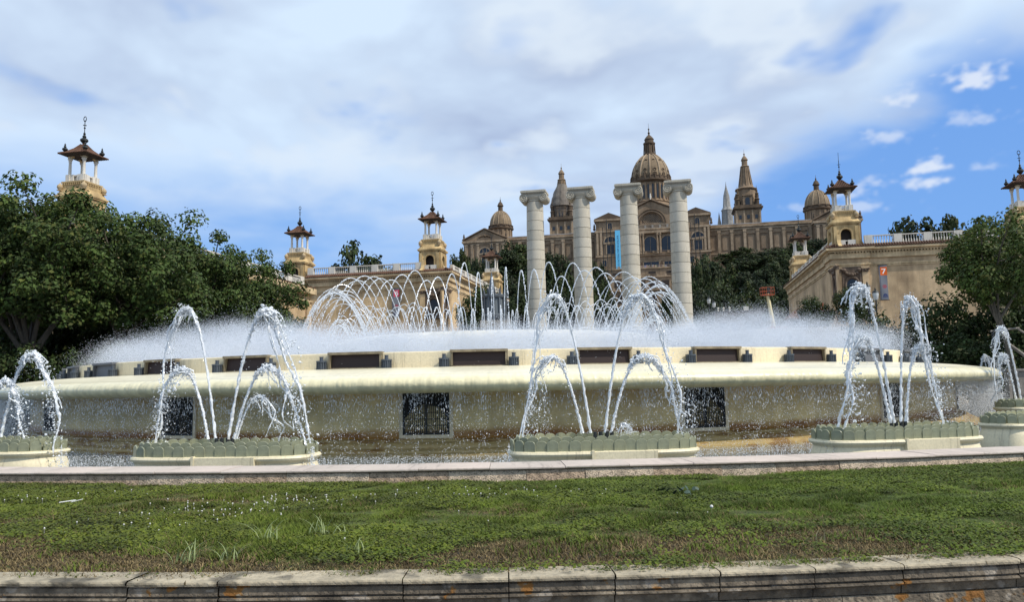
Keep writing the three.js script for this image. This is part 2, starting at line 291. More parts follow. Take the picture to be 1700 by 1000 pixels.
{
  const R = mulberry(5), t = thing('retaining_wall', 'low weathered stone wall with moulded coping in front of the lawn', 'wall', [WC[0], 0, WC[1]]);
  const top = 0.645, jog = () => (R() - 0.5) * 0.006;
  let stones = [-14.5, -12.6, -10.7, -8.9, -7.1, -5.35, -3.72, -2.62, -0.45, 0.78, 2.02, 3.26, 4.4, 5.5, 7.0, 8.4, 10.1, 12, 14.2];
  stones.forEach((a0, i) => {
    if (i === stones.length - 1) return;
    const a1 = stones[i + 1], gap = 0.004 + 0.004 * R(), dr = jog(), dy = jog();
    // coping stone: rounded nosing, a sunk groove and a second fillet under it
    const p = [[WR - 0.24, top + dy - 0.16], [WR - 0.24, top + dy - 0.004], [WR - 0.02 + dr, top + dy], [WR + dr - 0.004, top + dy - 0.004], [WR + dr, top + dy - 0.012], [WR + dr - 0.003, top + dy - 0.024], [WR + dr - 0.026, top + dy - 0.029], [WR + dr - 0.03, top + dy - 0.036], [WR + dr - 0.022, top + dy - 0.041], [WR + dr - 0.017, top + dy - 0.078], [WR + dr - 0.03, top + dy - 0.083], [WR + dr - 0.033, top + dy - 0.09], [WR + dr - 0.012, top + dy - 0.094], [WR + dr - 0.01, top + dy - 0.103], [WR + dr - 0.028, top + dy - 0.112], [WR + dr - 0.045, top + dy - 0.118], [WR - 0.05, top - 0.16]];
    mesh('coping_stone', [sweep(p.slice(0, 7), (a0 + gap * (1 + R())) * D2R, (a1 - gap) * D2R, 6, false, 1, 1)], M.coping, t);
    mesh('moulded_stone', [sweep(p.slice(6), (a0 + gap * (1 + R())) * D2R, (a1 - gap) * D2R, 6, false, 1, 1), sweep([[WR - 0.235, top - 0.16], [WR - 0.235, top - 0.03], [WR - 0.06, top - 0.03], [WR - 0.06, top - 0.16]], (a0 + gap * 1.2) * D2R, (a1 - gap * 1.2) * D2R, 6, true)], M.wallFace, t);
    mesh('wall_block', [sweep([[WR - 0.3, -0.1], [WR - 0.3, top - 0.165], [WR - 0.05 + dr, top - 0.165], [WR - 0.042 + dr, top - 0.172], [WR - 0.04 + dr, -0.1]], (a0 + 0.35 + gap) * D2R, (a1 + 0.35 - gap) * D2R, 6, true)], M.wallFace, t);
  });
  mesh('mortar', [sweep([[WR - 0.29, -0.1], [WR - 0.29, top - 0.03], [WR - 0.06, top - 0.03], [WR - 0.055, -0.1]], -14.5 * D2R, 14.2 * D2R, 40, true)], M.earth, t);
}

// ------------------------------------------------------------------ pool kerb
const KC = [-0.5, -43.5], KR = 34;
{
  const R = mulberry(8), t = thing('pool_kerb', 'curved kerb of pinkish stone slabs between the lawn and the pool', 'kerb', [KC[0], 0, KC[1]]);
  let a = -34;
  while (a < 34) {
    const w = (0.72 + R() * 0.2) / KR / D2R, dy = (R() - 0.5) * 0.008, dr = (R() - 0.5) * 0.012;
    mesh('kerb_slab', [sweep([[KR - 0.66, 0.60], [KR - 0.66, 0.668 + dy], [KR - 0.02 + dr, 0.668 + dy], [KR + dr, 0.66 + dy], [KR + dr, 0.645 + dy], [KR - 0.03 + dr, 0.632]], (a + 0.006) * D2R, (a + w - 0.004) * D2R, 4, true)], R() < 0.5 ? M.kerbTop : M.kerbTop2, t);
    a += w;
  }
  a = -34.3;
  while (a < 34) {
    const w = (0.62 + R() * 0.5) / KR / D2R, dr = (R() - 0.5) * 0.02;
    mesh('riser_stone', [sweep([[KR - 0.3, 0.2], [KR - 0.3, 0.628], [KR - 0.055 + dr, 0.628], [KR - 0.04 + dr, 0.62], [KR - 0.015 + dr, 0.53], [KR - 0.01 + dr, 0.2]], (a + 0.004) * D2R, (a + w - 0.003) * D2R, 4, true)], R() < 0.55 ? M.riser : M.riser2, t);
    a += w;
  }
  mesh('pool_wall', [sweep([[KR - 0.64, -0.3], [KR - 0.64, 0.598], [KR - 0.31, 0.598], [KR - 0.31, -0.3]], -60 * D2R, 60 * D2R, 60, true)], M.riser2, t);
}

// ------------------------------------------------------------------ lawn: soil sheet, grass, clover, weeds
const lawnY = (x, z) => { const rw = Math.hypot(x - WC[0], z - WC[1]), rk = Math.hypot(x - KC[0], z - KC[1]), t = clamp((WR - 0.2 - rw) / 5.2, 0, 1); return lerp(0.632, 0.485, Math.pow(t, 1.3)) + 0.03 * (fbm(x * 1.1 + 30, z * 1.1 + 30, 301, 3) - 0.5) * sstep(WR - rw, 0.25, 0.9) * sstep(rk - KR, 0, 0.5); };
const dryness = (x, z) => {                            // bare and straw-coloured ground near the wall, worn spots
  const rw = WR - Math.hypot(x - WC[0], z - WC[1]);
  let d = 1.5 * (fbm(x * 0.55 + 50, z * 0.9 + 50, 303, 5) - 0.5) + 0.42 * Math.exp(-(((rw - 0.5) / 0.75) ** 2)) * (0.15 + 1.2 * vnoise(x * 0.9 + 9, z * 0.7, 309)) + 0.13 * sstep(-x, 1.2, 4);
  d += 0.55 * Math.exp(-(((x - 0.1) / 0.9) ** 2) - (((z + 5.0) / 0.45) ** 2)) + 0.42 * Math.exp(-(((x - 1.8) / 0.9) ** 2) - (((z + 5.05) / 0.42) ** 2)) + 0.75 * Math.exp(-(((x + 3.3) / 0.38) ** 2) - (((z + 7.95) / 0.16) ** 2)) + 0.25 * Math.exp(-(((x + 3.3) / 1.1) ** 2) - (((z + 5.6) / 0.5) ** 2));
  return clamp(d + 0.14, 0, 1);
};
{
  const pos = [], uv = [], col = [], idx = [], NA = 260, NT = 70;
  for (let j = 0; j <= NT; j++) for (let i = 0; i <= NA; i++) {
    const a = lerp(-26, 26, i / NA) * D2R, t = j / NT;
    const nx = WC[0] + (WR - 0.2) * Math.sin(a), nz = WC[1] + (WR - 0.2) * Math.cos(a), b = Math.asin(clamp((nx - KC[0]) * 1.28 / KR, -1, 1));
    const fx = KC[0] + (KR - 0.03) * Math.sin(b), fz = KC[1] + (KR - 0.03) * Math.cos(b), x = lerp(nx, fx, t), z = lerp(nz, fz, t);
    pos.push(x, lawnY(x, z), z); uv.push(x, z);
    const d = dryness(x, z), g = fbm(x * 9, z * 9, 305, 4);
    const bare = sstep(d, 0.72, 0.95);
    let r = lerp(0.022, 0.072, d), gg = lerp(0.028, 0.046, d), bb = lerp(0.008, 0.026, d);
    if (z < -7.6 && bare > 0) { r = lerp(r, 0.34, bare); gg = lerp(gg, 0.25, bare); bb = lerp(bb, 0.17, bare); }
    col.push(r * (0.7 + 0.6 * g), gg * (0.7 + 0.6 * g), bb * (0.7 + 0.6 * g));
  }
  for (let j = 0; j < NT; j++) for (let i = 0; i < NA; i++) { const p = j * (NA + 1) + i, q = p + NA + 1; idx.push(p, p + 1, q + 1, p, q + 1, q); }
  let g = new THREE.BufferGeometry(); g.setAttribute('position', new THREE.Float32BufferAttribute(pos, 3)); g.setAttribute('uv', new THREE.Float32BufferAttribute(uv, 2)); g.setAttribute('color', new THREE.Float32BufferAttribute(col, 3)); g.setIndex(idx); g.computeVertexNormals();
  g.userData.keepUV = g.userData.ready = true;
  kind(mesh('lawn', g, std([1, 1, 1], { vertexColors: true, roughness: 1, map: rep(roughStone, 1.4), bumpMap: rep(bumpTex, 2), bumpScale: 0.03 })), 'structure');

  const R = mulberry(91);
  const tuft = (n, h, spread, wide, leaf) => {         // a few bent blades, or a clover with round leaves
    const p = [], ix = []; const q = mulberry(n * 31 + (leaf ? 7 : 0));
    for (let k = 0; k < n; k++) {
      const a = q() * 6.283, r = q() * spread, x = r * Math.cos(a), z = r * Math.sin(a), hh = h * (0.55 + 0.6 * q()), ln = hh * (0.6 + 1.3 * q()), b = q() * 6.283, w = wide * (0.7 + 0.6 * q()), px = Math.cos(b + 1.57) * w, pz = Math.sin(b + 1.57) * w, o = p.length / 3;
      if (leaf) { const X = x + Math.cos(b) * ln * 0.6, Z = z + Math.sin(b) * ln * 0.6, tl = (q() - 0.5) * 0.012; p.push(X - w, hh + tl, Z, X, hh, Z - w, X + w, hh - tl, Z, X, hh - 0.003, Z + w); ix.push(o, o + 2, o + 1, o, o + 3, o + 2); }
      else { p.push(x - px, 0, z - pz, x + px, 0, z + pz, x + Math.cos(b) * ln * 0.35 + px * 0.8, hh * 0.62, z + Math.sin(b) * ln * 0.35 + pz * 0.8, x + Math.cos(b) * ln * 0.35 - px * 0.8, hh * 0.62, z + Math.sin(b) * ln * 0.35 - pz * 0.8, x + Math.cos(b) * ln, hh, z + Math.sin(b) * ln); ix.push(o, o + 1, o + 2, o, o + 2, o + 3, o + 3, o + 2, o + 4); }
    }
    const gg = new THREE.BufferGeometry(); gg.setAttribute('position', new THREE.Float32BufferAttribute(p, 3)); gg.setIndex(ix); gg.computeVertexNormals(); return merge([gg]);
  };
  const grassMat = phys([1, 1, 1], { roughness: 0.8, specularIntensity: 0.35, transmission: 0.25, thickness: 0 });
  const scatter = (name, label, geo, count, pick) => {
    const im = new THREE.InstancedMesh(geo, grassMat, count), m = new THREE.Matrix4(), q = new THREE.Quaternion(), up = new THREE.Vector3(0, 1, 0), c = new THREE.Color();
    let k = 0, guard = 0;
    while (k < count && guard++ < count * 12) {
      const depth = 4.1 + Math.pow(R(), 0.8) * 8.6, x = (R() - 0.5) * 2 * (depth * 0.76 + 0.6), z = -depth;
      const rw = Math.hypot(x - WC[0], z - WC[1]), rk = Math.hypot(x - KC[0], z - KC[1]);
      if (rw > WR - 0.10 || rk < KR + 0.0) continue;
      const it = pick(x, z, WR - rw, rk - KR); if (!it) continue;
      const s = it[0]; q.setFromAxisAngle(up, R() * 6.283); m.compose(new THREE.Vector3(x, lawnY(x, z) - 0.003, z), q, new THREE.Vector3(s, s * it[2], s)); im.setMatrixAt(k, m); c.setRGB(...it[1]); im.setColorAt(k, c); k++;
    }
    im.count = k; im.name = numbered(name); im.castShadow = im.receiveShadow = true; scene.add(im); kind(im, 'stuff', label); return im;
  };
  const green = (x, z) => { const p = fbm(x * 0.8 + 5, z * 1.1 + 5, 311, 4), q = R(), lush = sstep(x, -3, 3.5) * 0.3; return ((b) => [lerp(0.05, 0.155, q * 0.6 + p * 0.4) * (1 - lush * 0.3) * b, lerp(0.085, 0.185, q * 0.5 + p * 0.5) * b, lerp(0.010, 0.026, q) * b])(0.28 + 1.15 * Math.pow(fbm(x * 4.5 + 9, z * 5 + 9, 316, 3), 1.2) + 0.5 * fbm(x * 0.9 + 2, z * 1.6 + 2, 317, 3)); };
  const straw = () => { const q = R(); return [lerp(0.09, 0.36, q * q), lerp(0.065, 0.27, q * q), lerp(0.028, 0.13, q * q)]; };
  scatter('grass', 'short green and yellowing grass of the lawn', tuft(7, 0.026, 0.045, 0.0021), 175000, (x, z, rw, rk) => {
    const d = dryness(x, z), n = fbm(x * 3.1, z * 3.1, 312, 3); if (R() < sstep(d, 0.36, 0.72) * 0.93) return null;
    const dry = R() < 0.03 + d * 0.42 * (0.3 + 1.4 * fbm(x * 2.6 + 3, z * 3.2 + 3, 318, 3)), edge = rk < 0.2 ? 0.6 + 0.7 * R() * R() : 1; return [0.8 + 0.6 * R(), dry ? straw() : green(x, z), (0.25 + 1.5 * sstep(n, 0.25, 0.75)) * edge];
  });
  scatter('clover_leaves', 'dark green clover leaves spread through the lawn', tuft(6, 0.03, 0.04, 0.0085, true), 75000, (x, z) => {
    const d = dryness(x, z), n = fbm(x * 1.4 + 80, z * 1.8 + 80, 313, 4); if (n < 0.42 + 0.25 * R() || R() < d * 1.1) return null;
    const c = green(x, z); return [0.7 + 0.5 * R(), [c[0] * 0.95, c[1] * 0.90, c[2] * 0.6], 0.7 + 0.8 * R()];
  });
  scatter('dry_grass', 'matted straw-coloured dead grass near the wall', tuft(5, 0.016, 0.07, 0.002), 22000, (x, z) => { const d = dryness(x, z); if (R() > sstep(d, 0.25, 0.7)) return null; return [0.9 + 0.9 * R(), straw(), 0.6 + 0.6 * R()]; });
  { // clover heads
    const geo = merge([ball(0.0052, 0, 0.04, 0, 1), bar([0, 0, 0], [0, 0.042, 0], 0.0009, 3)]), im = new THREE.InstancedMesh(geo, M.petal, 190), m = new THREE.Matrix4();
    let k = 0; const spots = [[-2.2, -7.6, 1.1, 0.5, 0.34], [-2.6, -6.9, 0.7, 0.5, 0.18], [-0.15, -7.9, 1.0, 0.5, 0.2], [-2.7, -6.2, 0.8, 0.5, 0.12], [-4.9, -8.2, 0.9, 0.5, 0.08], [0, -6.5, 4, 1.6, 0.08]];
    while (k < 190) { let r = R(), s = spots[0]; for (const p of spots) { if (r < p[4]) { s = p; break; } r -= p[4]; s = p; }
      const x = s[0] + (R() + R() + R() - 1.5) * s[2], z = s[1] + (R() + R() + R() - 1.5) * s[3]; if (Math.hypot(x - KC[0], z - KC[1]) < KR + 0.15 || Math.hypot(x - WC[0], z - WC[1]) > WR - 0.5) continue; const sc = 0.8 + 0.5 * R(); m.makeRotationY(R() * 6).scale(new THREE.Vector3(sc, sc * (0.8 + 0.5 * R()), sc)).setPosition(x, lawnY(x, z), z); im.setMatrixAt(k++, m); }
    im.name = numbered('clover_flowers'); im.castShadow = true; scene.add(im); kind(im, 'stuff', 'small white clover flowers dotted over the lawn');
  }
  // pale tall weeds near the wall
  const weedMat = phys([0.30, 0.36, 0.15], { roughness: 0.7, transmission: 0.3, thickness: 0 }), weedDry = phys([0.42, 0.36, 0.2], { roughness: 0.8, transmission: 0.2, thickness: 0 });
  const weedGeo = (seed, n, h) => { const q = mulberry(seed), out = []; for (let k = 0; k < n; k++) { const b = q() * 6.283, r = q() * 0.09, pts = [], l = h * (0.5 + 0.7 * q()), lean = l * (0.3 + 0.6 * q()); const p = [], ix = []; for (let i = 0; i <= 5; i++) { const t = i / 5, w = 0.0055 * (1 - t * 0.85), X = r * Math.cos(b * 3) + Math.cos(b) * lean * t * t, Z = r * Math.sin(b * 3) + Math.sin(b) * lean * t * t, Y = l * (t - 0.25 * t * t * t); p.push(X - Math.sin(b) * w, Y, Z + Math.cos(b) * w, X + Math.sin(b) * w, Y, Z - Math.cos(b) * w); if (i) { const o = i * 2; ix.push(o - 2, o - 1, o + 1, o - 2, o + 1, o); } } const g2 = new THREE.BufferGeometry(); g2.setAttribute('position', new THREE.Float32BufferAttribute(p, 3)); g2.setIndex(ix); g2.computeVertexNormals(); out.push(g2); } return merge(out); };
  const weeds = [[-1.66, -5.34, 21, 0.19, 'pale green weed clump with long drooping blades in mid-lawn'], [-1.4, -5.62, 16, 0.17, 'weed clump with arching blades just behind the drooping one'], [-0.98, -4.92, 15, 0.15, 'pale weed clump by the wall, nearest the dead grass patch'], [-1.98, -4.80, 20, 0.17, 'spiky weed clump at the wall, largest of those along it'], [-1.72, -4.76, 11, 0.15, 'thin weed clump at the wall beside the spiky one'], [1.9, -4.98, 7, 0.14, 'bleached weed stalks on the bare soil under the right lawn'], [-1.25, -5.5, 9, 0.14, 'small weed clump standing behind the pale clump by the wall']];
  weeds.forEach(([x, z, n, h, label], i) => { const o = mesh('weed_clump', [weedGeo(600 + i, n, h)], i === 5 ? weedDry : weedMat, null, [x, lawnY(x, z) - 0.01, z]); tag(o, label, 'weed', 'weed clumps in the lawn'); });
  const sc = mesh('paper_scrap', [box(0.14, 0.004, 0.035, -0.03, 0.03, 0, 0.3, 0.1), box(0.10, 0.004, 0.03, 0.07, 0.036, 0.01, 0.2, 0.22)], M.paper, null, [-4.36, lawnY(-4.36, -7.74) + 0.02, -7.74]); tag(sc, 'crumpled white scrap of paper lying on the left of the lawn', 'litter');
  const dl = thing('dandelion', 'single white dandelion seed head on the right half of the lawn', 'flower', [1.53, lawnY(1.53, -6.2), -6.2]); mesh('seed_head', [ball(0.013, 0, 0.085, 0, 2)], M.petal, dl); mesh('stem', [bar([0, 0, 0], [0, 0.085, 0], 0.002, 5)], weedMat, dl);
  const dp = mesh('leafy_weed', [Array.from({ length: 15 }, () => { const a = R() * 6.28, r = R() * 0.16; return new THREE.CircleGeometry(0.022 + 0.014 * R(), 6).rotateX(-1.2 + R() * 0.6).rotateY(a).translate(r * 1.4 * Math.cos(a), 0.04 + R() * 0.05, r * 0.6 * Math.sin(a)); })], std([0.045, 0.075, 0.05], { roughness: 0.6 }), null, [1.58, lawnY(1.58, -7.56), -7.56]); tag(dp, 'dark blue-green broad-leaved weed near the kerb on the right', 'weed');
}

// ------------------------------------------------------------------ pool water
{
  const g = new THREE.CircleGeometry(KR - 0.5, 128).rotateX(-Math.PI / 2).translate(KC[0], 0.08, KC[1]);
  const w = mesh('pool_water', [g], M.water); kind(w, 'structure');
}
// ------------------------------------------------------------------ the great fountain basin
const FC = [-0.72, -37.4];
const lipTex = tex(2048, 512, (u, v) => {             // v: 0 at the underside, 1 at the inner edge; limewashed stone, streaked and rusted below
  const X = u * 24, a = fbm(X, v * 6, 401, 5, 24, 0), s = fbm(u * 420, v * 5, 402, 4, 420, 0), f = fbm(u * 700, v * 90, 403, 3, 700, 0);
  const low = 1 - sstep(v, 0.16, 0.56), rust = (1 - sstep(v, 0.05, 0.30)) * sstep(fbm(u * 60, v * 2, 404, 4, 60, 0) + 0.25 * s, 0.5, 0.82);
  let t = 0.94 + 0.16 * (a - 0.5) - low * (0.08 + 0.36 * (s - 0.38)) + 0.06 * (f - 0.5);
  let c = [t, t * 0.975, t * (0.89 - 0.12 * low)];
  c = [lerp(c[0], 0.58, rust), lerp(c[1], 0.36, rust), lerp(c[2], 0.12, rust)];
  const line = Math.exp(-(((v - 0.475 - 0.012 * (a - 0.5)) / 0.006) ** 2)) * 0.22; return c.map((q) => q * (1 - line));
});
const fwallTex = tex(2048, 512, (u, v) => {           // v: 0 at the foot, 1 under the lip
  const a = fbm(u * 40, v * 4, 411, 5, 40, 0), s = fbm(u * 260, v * 2.5, 412, 4, 260, 0), b = fbm(u * 90, v * 7, 413, 5, 90, 0);
  const foot = (1 - sstep(v + 0.16 * (a - 0.5) + 0.1 * (b - 0.5), 0.04, 0.27)), band = Math.exp(-(((v - 0.10 - 0.05 * (a - 0.5)) / 0.07) ** 2));
  let t = 0.88 + 0.18 * (a - 0.5) + 0.2 * (s - 0.5);
  let c = [t, t * 0.95, t * 0.77]; const k = clamp(foot * 0.75 + band * 0.45 * sstep(b, 0.35, 0.6), 0, 1);
  c = [lerp(c[0], 0.56, k), lerp(c[1], 0.39, k), lerp(c[2], 0.17, k)];
  return c;
});
const plinthTex = tex(2048, 256, (u, v) => {
  const a = fbm(u * 50, v * 3, 421, 5, 50, 0), b = fbm(u * 200, v * 6, 422, 4, 200, 0), t = 0.82 + 0.3 * (a - 0.5) + 0.2 * (b - 0.5), k = clamp(sstep(a * 0.6 + b * 0.5, 0.50, 0.66) * 0.7 + 0.5 * (1 - sstep(v, 0.05, 0.2)), 0, 1);
  return [lerp(t, 0.50, k), lerp(t * 0.94, 0.38, k), lerp(t * 0.76, 0.22, k)];
});
const rippleTex = tex(1024, 256, (u, v) => 0.6 * fbm(u * 300, v * 10 + 2 * vnoise(u * 60, v * 6, 7, 60, 0), 431, 4, 300, 0) + 0.4 * fbm(u * 120, v * 40, 432, 3, 120, 0), false);
const once = (t, ...a) => { const c = rep(t, ...a); c.wrapT = THREE.ClampToEdgeWrapping; return c; };
M.lip = phys([0.93, 0.895, 0.79], { map: rep(lipTex, 3, 1), bumpMap: rep(rippleTex, 6, 1), bumpScale: 0.03, roughness: 0.42, clearcoat: 0.4, clearcoatRoughness: 0.2 });
M.fwall = phys([0.92, 0.82, 0.61], { map: rep(fwallTex, 2, 1), bumpMap: rep(rippleTex, 5, 1), bumpScale: 0.006, roughness: 0.5, clearcoat: 0.25, clearcoatRoughness: 0.25 });
M.plinth = std([0.72, 0.62, 0.43], { map: rep(plinthTex, 2, 1), bumpMap: rep(bumpTex, 60, 1), bumpScale: 0.008, roughness: 0.55 });
M.ringWall = smooth([0.82, 0.73, 0.53], 1.6, 0.004); M.drumStone = smooth([0.86, 0.82, 0.72], 3, 0.004); M.gBase = smooth([0.86, 0.78, 0.56], 1.2, 0.003, { roughness: 0.5 });
const polar = (o, a, r) => [o[0] + r * Math.sin(a * D2R), o[1] + r * Math.cos(a * D2R)];
{
  const F = thing('fountain', 'huge round cream stone fountain basin with water spilling off its thick rounded rim', 'fountain', [FC[0], 0, FC[1]]);
  const full = (p, seg = 256) => sweep(p, -Math.PI, Math.PI, seg, false, 1, 1, true);
  mesh('rim', [full([[19.0, 1.585], [19.9, 1.525], [20.16, 1.515], [20.34, 1.54], [20.46, 1.61], [20.5, 1.69], [20.49, 1.77], [20.42, 1.855], [20.27, 1.92], [20.0, 1.965], [19.3, 2.06], [18.6, 2.125], [18.02, 2.145]])], M.lip, F);
  mesh('basin_wall', [full([[19.13, 0.44], [19.085, 0.49], [19.075, 1.2], [19.05, 1.59]])], M.fwall, F);
  mesh('plinth', [full([[19.82, -0.25], [19.82, 0.13], [19.70, 0.155], [19.66, 0.16], [19.65, 0.20], [19.58, 0.235], [19.45, 0.25], [19.45, 0.285], [19.42, 0.335], [19.34, 0.37], [19.24, 0.385], [19.22, 0.42], [19.12, 0.45]])], M.plinth, F);
  mesh('inner_floor', [full([[18.0, 2.1], [7.0, 2.1]], 96)], M.water, F);
  mesh('upper_drum', [sweep([[7.75, 2.0], [7.72, 3.1], [7.68, 3.45], [7.55, 3.66], [7.3, 3.79], [6.95, 3.84], [6.7, 3.84], [6.65, 3.7]], -Math.PI, Math.PI, 128)], M.drumStone, F);
  mesh('upper_water', [new THREE.CircleGeometry(6.68, 64).rotateX(-Math.PI / 2).translate(0, 3.76, 0)], M.water, F);
  // ring wall in separate segments, each between two lamp boxes
  for (let k = 0; k < 36; k++) {
    const c = -0.4 + 10 * k, h = 2.548 + 0.006 * Math.sin(k * 7.3);
    mesh('ring_wall_segment', [sweep([[17.6, 2.1], [17.6, h], [18.0, h], [18.05, h - 0.012], [18.07, h - 0.05], [18.07, 2.1]], (c + 2.25) * D2R, (c + 7.75) * D2R, 8, true)], M.ringWall, F);
    const [bx, bz] = polar([0, 0], c, 18.0), ry = c * D2R;
    const b = mesh('lamp_box', [slab(-0.70, 0.70, 2.12, 2.545, -0.42, -0.03), slab(-0.70, -0.655, 2.13, 2.555, -0.03, 0.15), slab(0.655, 0.70, 2.13, 2.555, -0.03, 0.15), slab(-0.72, 0.72, 2.5, 2.562, -0.035, 0.17), slab(-0.69, 0.69, 2.125, 2.165, -0.03, 0.15)], Math.abs(c - 360 * (c > 180)) > 32 ? M.boxSkyGrey : M.boxFrame, F, [bx, 0, bz]); b.rotation.y = ry;
    mesh('glass_panel', [box(1.305, 0.34, 0.02, 0, 2.332, 0.055, 0, 0, -0.10)], Math.abs(c - 360 * (c > 180)) > 32 ? M.boxSkyGrey : M.boxGlass, b);  // boxes towards the sides are grey: sky reflection put into their colour
    for (const s of [-1, 1]) {
      const [lx, lz] = polar([0, 0], c + s * 2.72, 18.22), g = [cyl(0.105, 0.105, 0.2, 0, 2.125, 0, 16), cyl(0.135, 0.135, 0.035, 0, 2.32, 0, 16), cyl(0.045, 0.05, 0.10, 0, 2.35, 0, 8), cyl(0.055, 0.055, 0.02, 0, 2.44, 0, 8)];
      for (let i = 0; i < 14; i++) g.push(box(0.018, 0.2, 0.03, 0.112 * Math.sin(i * 0.449), 2.226, 0.112 * Math.cos(i * 0.449), i * 0.449));
      const f = mesh('floodlight', M.floodGeo ? M.floodGeo : g, M.floodGrey, F, [lx, 0, lz]); M.floodGeo = f.geometry; f.rotation.y = ry + k + s;
    }
  }
  for (let k = -8; k <= 9; k++) {
    const a = -4.05 + 20.4 * k; if (Math.abs(a) > 175) continue;
    const [x, z] = polar([0, 0], a, 19.06), w = mesh('grille_window', [slab(-0.64, -0.555, 0.455, 1.58, -0.05, 0.055), slab(0.555, 0.64, 0.455, 1.58, -0.05, 0.055), slab(-0.555, 0.555, 0.455, 0.535, -0.05, 0.062)], M.ringWall, F, [x, 0, z]); w.rotation.y = a * D2R;
    const bars = []; for (let i = 0; i <= 22; i++) bars.push(box(0.016, 1.03, 0.02, -0.5 + i / 22, 1.05, 0.034)); for (let i = 0; i < 7; i++) bars.push(box(1.06, 0.012, 0.012, 0, 0.6 + i * 0.15, 0.03));
    bars.push(box(0.04, 1.04, 0.03, 0, 1.05, 0.035), box(1.1, 0.03, 0.03, 0, 0.56, 0.035), box(0.035, 1.04, 0.03, -0.535, 1.05, 0.035), box(0.035, 1.04, 0.03, 0.535, 1.05, 0.035));
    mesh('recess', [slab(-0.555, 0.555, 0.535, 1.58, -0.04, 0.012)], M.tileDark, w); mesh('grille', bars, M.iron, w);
  }
}

// ------------------------------------------------------------------ small basins of green glass scallops
const gBasin = (() => {
  const t = thing('small_basin', '', 'basin');
  const A = 1.40, B = 0.52, N = 120, P = [], len = [0];
  for (let i = 0; i <= N; i++) { const q = (i / N) * 2 * Math.PI, c = Math.cos(q), s = Math.sin(q); P.push([A * Math.sign(s) * Math.pow(Math.abs(s), 0.72), B * Math.sign(c) * Math.pow(Math.abs(c), 0.5)]); if (i) len.push(len[i - 1] + Math.hypot(P[i][0] - P[i - 1][0], P[i][1] - P[i - 1][1])); }
  const out = (d, off) => {                            // point and outward normal, d metres round the outline
    const L = len[N]; d = ((d % L) + L) % L; let i = 1; while (len[i] < d) i++;
    const f = (d - len[i - 1]) / (len[i] - len[i - 1]), a = P[i - 1], b = P[i], x = lerp(a[0], b[0], f), z = lerp(a[1], b[1], f), l = Math.hypot(b[0] - a[0], b[1] - a[1]) || 1;
    let nx = -(b[1] - a[1]) / l, nz = (b[0] - a[0]) / l; if (nx * x + nz * z < 0) { nx = -nx; nz = -nz; }
    return [x + nx * off, z + nz * off, nx, nz];
  };
  const ringOf = (prof) => { const pos = [], idx = [], n = 120; prof.forEach(([o, y]) => { for (let i = 0; i <= n; i++) { const q = out((i / n) * len[N], o); pos.push(q[0], y, q[1]); } }); for (let j = 0; j < prof.length - 1; j++) for (let i = 0; i < n; i++) { const a = j * (n + 1) + i, b = a + n + 1; idx.push(a, a + 1, b + 1, a, b + 1, b); } const g = new THREE.BufferGeometry(); g.setAttribute('position', new THREE.Float32BufferAttribute(pos, 3)); g.setIndex(idx); g.computeVertexNormals(); return toCreasedNormals(g, 0.6); };
  mesh('stone_base', [ringOf([[0.10, -0.3], [0.10, 0.30], [0.07, 0.36], [0.05, 0.42], [0.07, 0.455], [0.11, 0.475], [0.125, 0.505], [0.11, 0.535], [0.06, 0.548], [-0.05, 0.55], [-0.5, 0.552]]), slab(-0.27, -0.23, 0.0, 0.56, 0.5, 0.655), slab(-0.23, 0.74, -0.1, 0.535, 0.45, 0.645)], M.gBase, t);
  mesh('nozzle', [cyl(0.03, 0.04, 0.26, -0.13, 0.55, 0.1, 8), cyl(0.03, 0.04, 0.26, -0.04, 0.55, 0.1, 8), cyl(0.03, 0.04, 0.26, 0.06, 0.55, 0.1, 8), cyl(0.03, 0.04, 0.26, 0.14, 0.55, 0.1, 8)], M.iron, t);
  const petal = (w, h) => { const p = [[-w / 2, 0]]; for (let i = 0; i <= 8; i++) { const q = Math.PI * (1 - i / 8); p.push([(w / 2) * Math.cos(q), h - w * 0.32 + w * 0.32 * Math.sin(q)]); } p.push([w / 2, 0]); const s = new THREE.Shape(p.map(([x, y]) => new THREE.Vector2(x, y))); return merge([new THREE.ExtrudeGeometry(s, { depth: 0.014, bevelEnabled: true, bevelThickness: 0.005, bevelSize: 0.004, bevelSegments: 1 })]); };
  const R = mulberry(12), tiers = [[40, 0.04, 0.185, petal(0.172, 0.165)], [38, -0.055, 0.222, petal(0.172, 0.222)]];
  tiers.forEach(([n, off, h, g], k) => { for (let i = 0; i < n; i++) { const q = out(((i + 0.5 * k) / n) * len[N], off + (i % 2 ? 0.012 : 0) + (R() - 0.5) * 0.004), m = mesh('glass_scallop', g, R() < 0.5 ? M.scallop : M.scallop2, t, [q[0], 0.545, q[1]]); m.rotation.set(0, Math.atan2(q[2], q[3]) + (R() - 0.5) * 0.05, 0); m.scale.y = 0.96 + 0.08 * R(); } });
  return t;
})();
const BAS = [
  [-9.20, 24.9, 'small scalloped glass basin at the fountain\'s front left, under the second window grille'],
  [4.9, 24.9, 'small scalloped glass basin in front of the fountain\'s middle, right of the centre grille'],
  [17.4, 24.75, 'small scalloped glass basin before the right-hand part of the round fountain wall'],
  [-22.3, 24.3, 'small scalloped glass basin cut off by the left edge, near the left trees'],
];
BAS.forEach(([a, r, label], i) => {
  const [x, z] = polar(FC, a, r);
  if (i) copyOf(gBasin, [x, 0.08, z], a * D2R * 0.6, label, 'small scalloped basins round the fountain'); else { gBasin.position.set(x, 0.08, z); gBasin.rotation.y = a * D2R * 0.6; gBasin.userData.label = label; gBasin.userData.group = 'small scalloped basins round the fountain'; }
});
